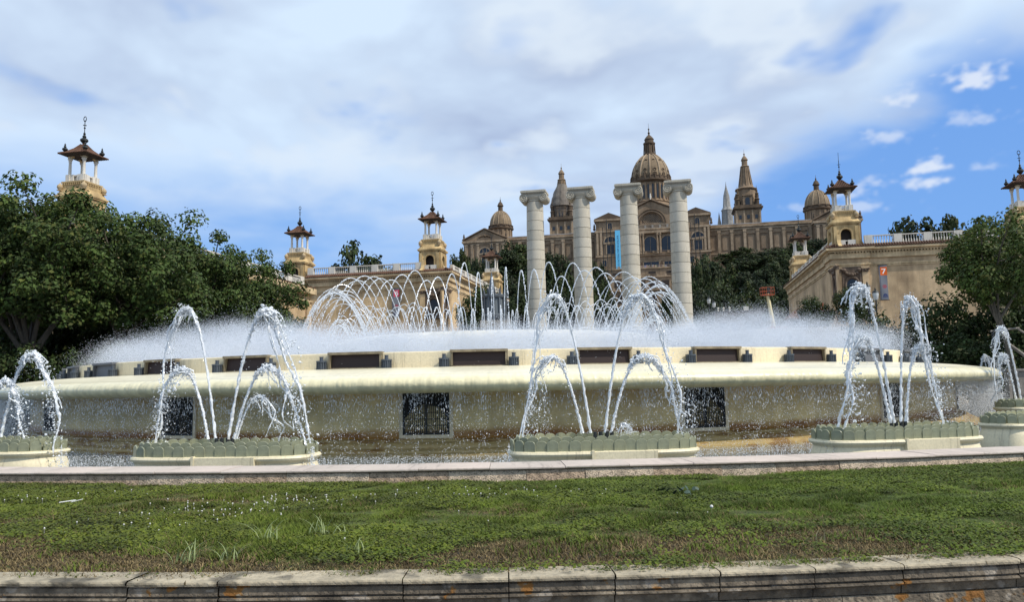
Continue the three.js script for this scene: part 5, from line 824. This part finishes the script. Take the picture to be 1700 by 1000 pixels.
  banner('tall light blue banner with vertical lettering on the palace front', [81.86, 0, -450], -19.6, -16.6, 67.6, 90.6, 9, bt);
}
// ------------------------------------------------------------------ trees, hedges, shrubs
const leafMat = (c) => phys(c, { vertexColors: true, roughness: 0.7, specularIntensity: 0.4, transmission: 0.22, thickness: 0 });
M.leaf = leafMat([1, 1, 1]);
function crownGeo(seed, o) {                            // leaf clumps through an uneven crown; o: rx, ry, cy, clumps, per, cr, leaf, tone
  const R = mulberry(seed), pos = [], col = [], idx = [], C = [], nor = [];
  let guard = 0;
  while (C.length < o.clumps && guard++ < 9000) {
    const th = R() * 6.283, u = 2 * R() - 1, s = Math.sqrt(1 - u * u), lump = 0.72 + 0.5 * vnoise(th * 1.3 + seed, u * 2.2 + 5, 801), rr = Math.pow(R(), 0.42) * lump;
    const x = o.rx * rr * s * Math.cos(th), z = o.rx * rr * s * Math.sin(th), y = o.cy + o.ry * rr * u * (u < 0 ? 0.72 : 1);
    C.push([x, y, z, o.cr * (0.65 + 0.7 * R())]);
  }
  for (const [cx, cy, cz, cr] of C) {
    const tone = 0.75 + 0.5 * R();
    for (let k = 0; k < o.per; k++) {
      const th = R() * 6.283, u = 2 * R() - 1, s = Math.sqrt(1 - u * u), r = cr * Math.pow(R(), 0.45), x = cx + r * s * Math.cos(th), y = cy + 0.72 * r * u, z = cz + r * s * Math.sin(th);
      const n = new THREE.Vector3(s * Math.cos(th) + (R() - 0.5) * 1.3, u * 0.5 + 0.55 + (R() - 0.5) * 1.2, s * Math.sin(th) + (R() - 0.5) * 1.3).normalize(), a = new THREE.Vector3(R() - 0.5, R() - 0.5, R() - 0.5).cross(n).normalize(), b = n.clone().cross(a), l = o.leaf * (0.6 + 0.7 * R()), w = l * 0.62, base = pos.length / 3;
      const P = [[0, -0.5, 0], [0.5, 0.02, 0.12], [0, 0.5, -0.05], [-0.5, 0.02, 0.12]];
      for (const [pa, pb, pn] of P) { pos.push(x + a.x * pa * w + b.x * pb * l + n.x * pn * l, y + a.y * pa * w + b.y * pb * l + n.y * pn * l, z + a.z * pa * w + b.z * pb * l + n.z * pn * l); nor.push(n.x, n.y, n.z); }
      const q = tone * (0.5 + 0.6 * R() + 0.7 * R() * R() * R()), yel = R() < 0.2 ? 1.4 : 1; for (let i = 0; i < 4; i++) col.push(o.tone[0] * q * yel, o.tone[1] * q, o.tone[2] * q);
      idx.push(base, base + 1, base + 2, base, base + 2, base + 3);
    }
  }
  const g = new THREE.BufferGeometry(); g.setAttribute('position', new THREE.Float32BufferAttribute(pos, 3)); g.setAttribute('normal', new THREE.Float32BufferAttribute(nor, 3)); g.setAttribute('color', new THREE.Float32BufferAttribute(col, 3)); g.setAttribute('uv', new THREE.Float32BufferAttribute(new Float32Array((pos.length / 3) * 2), 2)); g.setIndex(idx);
  g.userData.ready = true; g.userData.clumps = C; return g;
}
function limbsGeo(seed, C, th, r0, n, lean = 0) {
  const R = mulberry(seed), out = [], tube = (pts, ra, rb) => { const seg = pts.length * 3, curve = new THREE.CatmullRomCurve3(pts), g = new THREE.TubeGeometry(curve, seg, 1, 7), p = g.attributes.position, c = new THREE.Vector3(); for (let j = 0; j <= seg; j++) { curve.getPointAt(j / seg, c); const r = lerp(ra, rb, j / seg); for (let i = 0; i <= 7; i++) { const k = j * 8 + i; p.setXYZ(k, c.x + (p.getX(k) - c.x) * r, c.y + (p.getY(k) - c.y) * r, c.z + (p.getZ(k) - c.z) * r); } } g.computeVertexNormals(); return g; };
  const V = (x, y, z) => new THREE.Vector3(x, y, z);
  out.push(tube([V(0, -0.4, 0), V(0.06 + lean * 0.3, th * 0.5, 0.03), V(lean, th, 0)], r0 * 1.15, r0 * 0.8));
  for (let i = 0; i < n; i++) { const c = C[Math.floor(R() * C.length)], j = th * (0.8 + 0.2 * R()), mx = lean + (c[0] - lean) * 0.45 + (R() - 0.5) * 0.6, my = lerp(j, c[1], 0.55) + 0.3, mz = c[2] * 0.45 + (R() - 0.5) * 0.6; out.push(tube([V(lean * (j / th), j - 0.3, 0), V(mx, my, mz), V(c[0], c[1], c[2])], r0 * (0.42 + 0.2 * R()), 0.03)); const d = C[Math.floor(R() * C.length)]; out.push(tube([V(mx, my, mz), V((mx + d[0]) / 2, (my + d[1]) / 2 + 0.3, (mz + d[2]) / 2), V(d[0], d[1], d[2])], r0 * 0.22, 0.02)); }
  return out;
}
function makeTree(seed, label, o, category = 'tree', group) {
  const t = thing(o.name || 'tree', label, category, [0, 0, 0], 0, group), g = crownGeo(seed, o);
  kind(mesh('crown', g, M.leaf, t), 'stuff'); mesh('trunk', limbsGeo(seed + 1, g.userData.clumps, o.th, o.r0, o.limbs ?? 9, o.lean || 0), o.bark || M.bark, t);
  return t;
}
{ // plane trees on the left
  const tone = [0.060, 0.098, 0.020], A = makeTree(11, 'big leafy plane tree nearest the left edge, its trunk seen behind the small jet', { name: 'plane_tree', rx: 5.2, ry: 5.0, cy: 9.4, clumps: 130, per: 210, cr: 1.0, leaf: 0.27, tone, th: 4.6, r0: 0.34, limbs: 12 }, 'tree', 'plane trees on the left');
  const B = makeTree(12, '', { name: 'plane_tree', rx: 5.0, ry: 4.4, cy: 8.6, clumps: 120, per: 210, cr: 0.98, leaf: 0.27, tone: [0.055, 0.092, 0.019], th: 4.2, r0: 0.32, limbs: 12 }, 'tree', 'plane trees on the left');
  A.position.set(-28.7, 0, -46); A.scale.setScalar(1.0);
  B.position.set(-24.6, 0, -50); B.userData.label = 'plane tree with forked bare limbs, second from the left, below the tall tower'; B.scale.setScalar(1.0); B.rotation.y = 1.2;
  copyOf(A, [-33.5, 0, -52], 2.1, 'plane tree cut by the left edge behind the nearest one', null, 1.08);
  copyOf(A, [-28.0, 0, -57], 4.4, 'tall plane tree whose top hides the foot of the tall tower', null, [1.0, 1.11, 1.0]);
  copyOf(B, [-24.8, 0, -60], 3.3, 'plane tree with the rounded shoulder right of the tall tower', null, [0.98, 1.08, 0.98]);
  copyOf(A, [-23.2, 0, -67], 0.6, 'plane tree half way down the slope of the left tree line', null, [0.95, 0.95, 0.95]);
  copyOf(B, [-26.2, 0, -76], 5.3, 'smaller plane tree below the white balustrade of the side wing', null, [0.92, 0.90, 0.92]);
  copyOf(B, [-28.6, 0, -86], 0.3, 'plane tree at the right end of the left row, before the lower wing tower', null, [0.8, 1.04, 0.8]);
  copyOf(A, [-31.5, 0, -92], 2.7, 'plane tree deep in the left row, in front of the side wing', null, [0.9, 0.98, 0.9]);
  copyOf(B, [-33.5, 0, -66], 3.9, 'plane tree behind the left edge trees, close to the side wing', null, 1.05);
}
{ // tree and shrubs on the right
  const t = makeTree(21, 'slender leaning tree with an open crown on the right, before the pavilion', { name: 'tree', rx: 3.7, ry: 2.9, cy: 7.4, clumps: 84, per: 165, cr: 0.70, leaf: 0.21, tone: [0.072, 0.112, 0.022], th: 5.2, r0: 0.15, limbs: 7, lean: -0.7, bark: M.barkPale });
  t.position.set(26.4, 0, -41);
  const u = copyOf(t, [30.8, 0, -47], 2.4, 'tree crown rising at the right edge beside the outer roof tower', null, [1.05, 1.12, 1.05]); u.userData.category = 'tree';
  const sh = thing('shrub', '', 'shrub', [0, 0, 0], 0, 'dark shrubs of the right hedge'), g = crownGeo(31, { rx: 2.6, ry: 2.0, cy: 2.0, clumps: 60, per: 130, cr: 0.8, leaf: 0.22, tone: [0.036, 0.062, 0.014] });
  kind(mesh('foliage', g, M.leaf, sh), 'stuff'); mesh('stem', limbsGeo(32, g.userData.clumps, 0.8, 0.1, 6), M.bark, sh);
  const spots = [[22.6, -52, 1.1, 1.0, 'shrub at the left end of the right hedge, beside the tall jets'], [25.6, -52, 1.15, 1.25, 'second shrub of the right hedge, under the bare pavilion wall'], [29.4, -53, 1.25, 1.4, 'large dark shrub of the right hedge behind the distant arch of water'], [33.2, -52, 1.2, 1.45, 'dark shrub of the right hedge left of the slender trunk'], [36.8, -52, 1.25, 1.5, 'dark shrub right of the slender trunk'], [28.2, -48, 1.05, 0.95, 'lower front shrub of the right hedge, left of the leaning tree'], [40.5, -55, 1.3, 1.5, 'shrub at the right edge under the outer tower'], [31.5, -48.5, 1.1, 1.1, 'lower front shrub beside the leaning tree\'s foot'], [34.0, -48.5, 1.1, 1.15, 'lower front shrub at the right edge']];
  spots.forEach(([x, z, s, sy, label], i) => { if (i) copyOf(sh, [x, 0, z], i * 1.7, label, null, [s, s * sy, s]); else { sh.position.set(x, 0, z); sh.scale.set(s, s * sy, s); sh.userData.label = label; } });
  [[-30.5, -43.5, 0.95, 1.15, 'low clipped dark shrub under the left edge trees'], [-27, -44.5, 0.95, 1.15, 'low dark shrub between the two left trunks'], [-23.5, -46.5, 1.0, 1.1, 'low dark shrub beneath the forked plane tree'], [-20, -53, 1.1, 1.1, 'low dark shrub right of the forked plane tree'], [-33, -47, 1.1, 1.4, 'dark shrub at the far left behind the small jet'], [-17, -60, 1, 1, 'low shrub behind the mist on the left'], [-36.5, -58, 1.5, 1.5, 'tall dark shrub by the side wing, farthest left'], [-32, -60, 1.5, 1.45, 'tall dark shrub by the side wing, behind the left trunks'], [-27.6, -62, 1.4, 1.35, 'tall dark shrub by the side wing, where the mist begins']].forEach(([x, z, s, sy, label], i) => copyOf(sh, [x, 0, z], i * 2.1, label, 'low shrubs under the plane trees', [s, s * sy, s]));
  [[13.5, -78, 1.2, 1.5, 'loose shrub growing by the left pavilion\'s side wall, before the grey pylon', -3.4], [42.5, -96, 0.9, 1.5, 'thin shrub at the foot of the right pavilion\'s corner', 0], [38.5, -98, 0.9, 1.25, 'small shrub beside the red-roofed kiosk', 0]].forEach(([x, z, s, sy, label, dx], i) => copyOf(sh, i ? [x, groundY(x, z), z] : [-4.2, 7.4, -100], i * 1.3, label, 'loose shrubs by the pavilions', [s, s * sy, s]));
}
{ // trees of the hillside and behind the pavilions
  const V = [];
  const tones = [[0.030, 0.050, 0.013], [0.038, 0.060, 0.013], [0.026, 0.043, 0.015]];
  for (let i = 0; i < 3; i++) V.push(makeTree(61 + i, '', { name: 'hillside_tree', rx: 5.6, ry: 5.2, cy: 8.2, clumps: 64, per: 80, cr: 1.7, leaf: 0.75, tone: tones[i], th: 4.4, r0: 0.35, limbs: 7 }, 'tree', 'trees on the wooded slope below the palace'));
  const T = [[100.5, 63, -385, 18], [117.3, 69.1, -395, 21.5], [125.5, 65.6, -385, 18], [131.2, 66.2, -375, 17.5], [133.1, 64.5, -350, 16.4], [140.8, 64.5, -345, 14.8], [81.9, 47.3, -330, 12.9], [90.3, 48.2, -320, 16], [97.7, 45.8, -310, 14], [104.1, 46.6, -300, 15], [110.9, 49.3, -300, 11.7], [62.1, 31.9, -255, 9.9], [68.8, 33.1, -250, 11.3], [75, 31.7, -245, 10.7], [81.1, 32.3, -240, 11.2], [83.5, 29.4, -235, 8.2], [59.7, 23.3, -205, 9.6], [67.1, 22.7, -205, 8.9], [52.6, 23, -205, 8.6], [-20.5, 52.6, -300, 12.9], [-12.9, 47.5, -280, 12], [-1.7, 64, -345, 17.7], [6, 65.3, -350, 18], [14.9, 58.6, -335, 15.7], [23.7, 52.9, -330, 14.1], [17.9, 45.4, -300, 12.9], [34.6, 53.1, -320, 10], [7.6, 40, -262, 12.7], [16.2, 35.3, -250, 10.7], [-0.9, 37.1, -255, 12.3], [3.1, 28.1, -215, 10], [25.5, 34.5, -245, 8.8], [16.9, 27.5, -215, 9.2], [9.3, 24.8, -205, 9.6], [22.5, 24.9, -208, 7.5], [26, 24.8, -205, 5.7], [-9.6, 39.5, -265, 11.4], [-14.6, 37.2, -240, 10.3], [93, 58, -365, 16], [108, 58, -350, 16], [118, 57, -340, 15], [124, 54, -320, 15], [86, 54, -350, 13], [78, 39, -290, 12], [88, 38, -280, 12], [97, 38, -275, 12], [60, 38, -280, 10], [-5, 46, -290, 13], [30, 44, -290, 10], [31.8, 35.5, -260, 6.1], [32, 23.6, -215, 6.7], [67, 40, -300, 12], [73, 26, -222, 9], [60, 29, -235, 9], [150, 66, -360, 16], [158, 66, -380, 16]];
  // every tree is told by its wood, its row and its place in the row
  const info = T.map(([x, top, z], i) => ({ i, az: x / -z, el: (top - 1.65) / -z, right: x / -z > 0.215 })), ord = ['first', 'second', 'third', 'fourth', 'fifth', 'sixth', 'seventh', 'eighth', 'ninth', 'tenth', 'eleventh', 'twelfth', 'thirteenth'], label = [];
  for (const side of [false, true]) {
    const mine = info.filter((q) => q.right === side).sort((p, q) => q.el - p.el), n = Math.ceil(mine.length / 3);
    ['highest', 'middle', 'lowest'].forEach((row, r) => mine.slice(r * n, (r + 1) * n).sort((p, q) => p.az - q.az).forEach((q, k) => { label[q.i] = `${ord[k]} tree from the left in the ${row} row of the wood ${side ? 'right of' : 'behind'} the columns`; }));
  }
  const R = mulberry(70);
  T.forEach(([x, top, z, w], i) => { const gy = groundY(x, z), s = w / 11.0, h = Math.max(top - gy, w * 0.55), sy = h / 13.2, v = V[i % 3]; if (i < 3) { v.position.set(x, top - 13.2 * sy, z); v.scale.set(s, sy, s); v.userData.label = label[i]; } else copyOf(v, [x, top - 13.2 * sy, z], R() * 6.28, label[i], 'trees on the wooded slope below the palace', [s, sy, s]); });
  [[-41.5, 40.2, -215, 17, 'tree top showing above the left pavilion\'s roof balustrade'], [-15.3, 38.9, -215, 6.7, 'feathery tree just right of the left pavilion\'s corner tower'], [93.1, 37.6, -175, 14, 'rounded tree top above the right pavilion\'s roof balustrade'], [96, 35.1, -170, 7.9, 'lower tree top beside the rounded one above the right pavilion'], [103, 37, -172, 14, 'tree top above the right pavilion, behind the leaning tree']].forEach(([x, top, z, w, lab], i) => { const gy = 7, s = w / 11, sy = (top - gy) / 13.2; copyOf(V[i % 3], [x, gy, z], i, lab, 'trees rising behind the pavilions', [s, sy, s]); });
}
// ------------------------------------------------------------------ things on the plaza
{ // grey pylon with a crown of fins, in front of the far left tower
  const [x, z] = [-2.1, -92], P = thing('fin_pylon', 'dark grey round pylon with a crown of upright fins behind the fountain jets', 'sculpture', [x, 0, z]);
  mesh('pedestal', [cyl(1.9, 2.1, 1.3, 0, 6.8, 0, 20), cyl(2.1, 2.1, 0.25, 0, 8.1, 0, 20), slab(-1.7, 1.9, 8.35, 9.3, -1.5, 1.5)], M.concrete, P);
  mesh('collar', [lathe([[1.5, 9.3], [1.62, 9.5], [1.62, 9.95], [1.45, 10.1]], 24)], M.pylon, P);
  mesh('glass_body', [cyl(1.32, 1.38, 1.9, 0, 10.1, 0, 24)], M.pylonGlass, P);
  for (let i = 0; i < 14; i++) { const a = (i / 14) * 6.283; mesh('rib', [box(0.2, 2.0, 0.24, 1.38 * Math.sin(a), 11.05, 1.38 * Math.cos(a), a)], M.pylon, P); mesh('fin', [ext([[-0.14, 0], [0.14, 0], [0.10, 0.75], [0, 1.0], [-0.10, 0.75]], 0.1, [], 0).rotateX(0.18).rotateY(a).translate(1.42 * Math.sin(a), 12.2, 1.42 * Math.cos(a))], M.pylon, P); }
  mesh('crown_ring', [lathe([[1.3, 11.95], [1.55, 12.05], [1.6, 12.3], [1.35, 12.45]], 24)], M.pylon, P); mesh('spike', [lathe([[0.55, 12.3], [0.3, 13.6], [0.05, 15.2]], 8, -0.3, 0, 0)], M.pylon, P);
}
function lamp(label, x, z, y0, h) {
  const t = thing('street_lamp', label, 'street lamp', [x, y0, z], -PHI, null), lant = (px, py) => { mesh('lantern', [lathe([[0.12, 0], [0.2, 0.08], [0.27, 0.5], [0.25, 0.62], [0.12, 0.72]], 10)], M.lampGlass, t, [px, py, 0]); mesh('lantern_cap', [lathe([[0.29, 0], [0.22, 0.14], [0.06, 0.24], [0.08, 0.32], [0, 0.5]], 10)], M.iron, t, [px, py + 0.66, 0]); };
  mesh('post', [lathe([[0.28, 0], [0.3, 0.4], [0.16, 0.7], [0.14, 1.4], [0.1, 1.6], [0.085, h - 0.4], [0.14, h - 0.3], [0.1, h]], 10), bar([0, h - 1.6, 0], [0.72, h - 1.6, 0], 0.045), bar([0.66, h - 2.0, 0], [0.66, h - 0.56, 0], 0.06), bar([0, h - 2.2, 0], [0.5, h - 1.6, 0], 0.035)], M.iron, t); lant(0, h); lant(0.66, h - 0.58);
}
lamp('black street lamp with pale lanterns before the right pavilion\'s corner', 32.35, -70, 0, 9.3);
lamp('distant lamp post with pale lanterns just right of the rightmost stone column', 27.6, -108, 7.5, 5.0);
{
  const B = thing('boom_lift', 'cream boom lift arm with an orange railed basket below the wooded slope', 'boom lift', [34.0, 7.4, -102]);
  mesh('boom', [bar([0.5, 0.9, 0], [-0.15, 5.7, 0], 0.30, 4, 0.22)], M.lift, B); mesh('chassis', [box(2.2, 0.8, 3.6, 0.5, 0.75, 0)], M.orange, B); for (const [sx, sz] of [[-1, -1], [1, -1], [-1, 1], [1, 1]]) mesh('wheel', [new THREE.CylinderGeometry(0.45, 0.45, 0.35, 16).rotateZ(Math.PI / 2)], M.tileDark, B, [0.5 + sx * 1.1, 0.45, sz * 1.2]);
  const k = []; for (const y of [5.55, 6.0, 6.5]) for (const s of [-1, 1]) k.push(bar([-0.95, y, s * 0.45], [0.65, y, s * 0.45], 0.022, 5), bar([s * 0.8 - 0.15, y, -0.45], [s * 0.8 - 0.15, y, 0.45], 0.022, 5)); for (const x of [-0.95, -0.4, 0.15, 0.65]) for (const s of [-1, 1]) k.push(bar([x, 5.5, s * 0.45], [x, 6.55, s * 0.45], 0.022, 5)); k.push(slab(-0.95, 0.65, 5.45, 5.53, -0.45, 0.45)); mesh('basket', k, M.orange, B); mesh('control_box', [slab(-0.3, 0.25, 5.75, 6.5, 0.3, 0.44)], M.iron, B);
  const K = thing('kiosk', 'small kiosk with a dark red hipped roof at the foot of the right pavilion', 'kiosk', [38.4, 7.4, -103], -PHI);
  mesh('wall', [slab(-1.7, 1.7, 0, 2.3, -1.5, 1.5)], M.palaceDark, K); mesh('roof', [new THREE.CylinderGeometry(0.5, 3.0, 1.4, 4).rotateY(Math.PI / 4).scale(1, 1, 0.85).translate(0, 3.0, 0)], M.tile, K); mesh('finial', [finialGeo(0.9)], M.iron, K, [0.9, 3.5, 0]); mesh('counter', [slab(-1.3, 1.3, 0.95, 1.1, 1.5, 1.9)], M.trim, K); mesh('hatch', [slab(-1.2, 1.2, 1.12, 2.0, 1.5, 1.53)], M.glassDark, K);
  const S = thing('advertising_column', 'narrow dark red sign panel standing beside the kiosk', 'sign', [40.9, 7.4, -102], 0.2); mesh('panel', [slab(-0.28, 0.28, 0.9, 4.3, -0.08, 0.08)], M.red, S); mesh('post', [cyl(0.06, 0.06, 1.0, 0, 0, 0, 8)], M.iron, S);
  const L = thing('low_building', 'long low brown building with a flat roof between the last column and the lift', 'building', [39.2, 7.4, -132], -PHI); mesh('wall', [slab(-4.4, 3.4, 0, 5.9, -4, 0)], M.palaceDark, L); mesh('roof', [slab(-4.7, 3.7, 5.9, 6.2, -4.2, 0.3)], M.tileDark, L); for (const x of [-3.8, -2.9, -1.9]) mesh('roof_lamp', [cyl(0.09, 0.12, 0.4, x, 6.2, -0.4, 8), ball(0.2, x, 6.75, -0.4)], M.white, L); mesh('roof_vent', [slab(0.5, 1.3, 6.2, 7.0, -1.4, -0.7)], M.white, L); for (const x of [-3.2, -1.2, 0.8, 2.6]) mesh('window', [slab(x - 0.5, x + 0.5, 1.8, 4.2, 0, 0.04)], M.glassDark, L);
}
{ // right of the pool: steps, low wall, a metal stand, one passer-by
  const S = thing('stone_steps', 'broad low grey stone steps at the right edge behind the basins', 'steps', [30.5, 0, -38], -0.5); for (let i = 0; i < 4; i++) mesh('step', [slab(-7, 9, i ? 0.16 * i : -0.2, 0.16 * (i + 1), -9, 0 - i * 0.55)], M.concrete, S);
  const W = thing('low_wall', 'pale low stone wall under the leaning tree at the right edge', 'wall', [30.0, 0, -41.5], -0.12); mesh('wall_block', [slab(-3.4, 1, 0, 1.9, -0.5, 0)], M.concrete, W); mesh('wall_block', [slab(1.02, 6, 0, 1.88, -0.5, 0.01)], M.concrete, W); mesh('coping', [slab(-3.5, 6.1, 1.9, 2.02, -0.6, 0.12)], M.concrete, W);
  const G = thing('metal_stand', 'grey metal frame with slanting struts behind the leaning trunk', 'frame', [27.2, 0, -42.6]); mesh('strut', [bar([1.9, 1.9, 0], [0.0, 3.4, 0], 0.10, 4)], M.concrete, G); mesh('strut', [bar([2.2, 3.2, 0], [0.6, 4.2, 0], 0.06, 4)], M.concrete, G); mesh('beam', [bar([-0.9, 4.1, 0], [0.7, 4.25, 0], 0.06, 4)], M.concrete, G); mesh('upright', [bar([-0.8, 0, 0], [-0.8, 4.1, 0], 0.06, 6)], M.iron, G);
}
renderer.render(scene, camera);
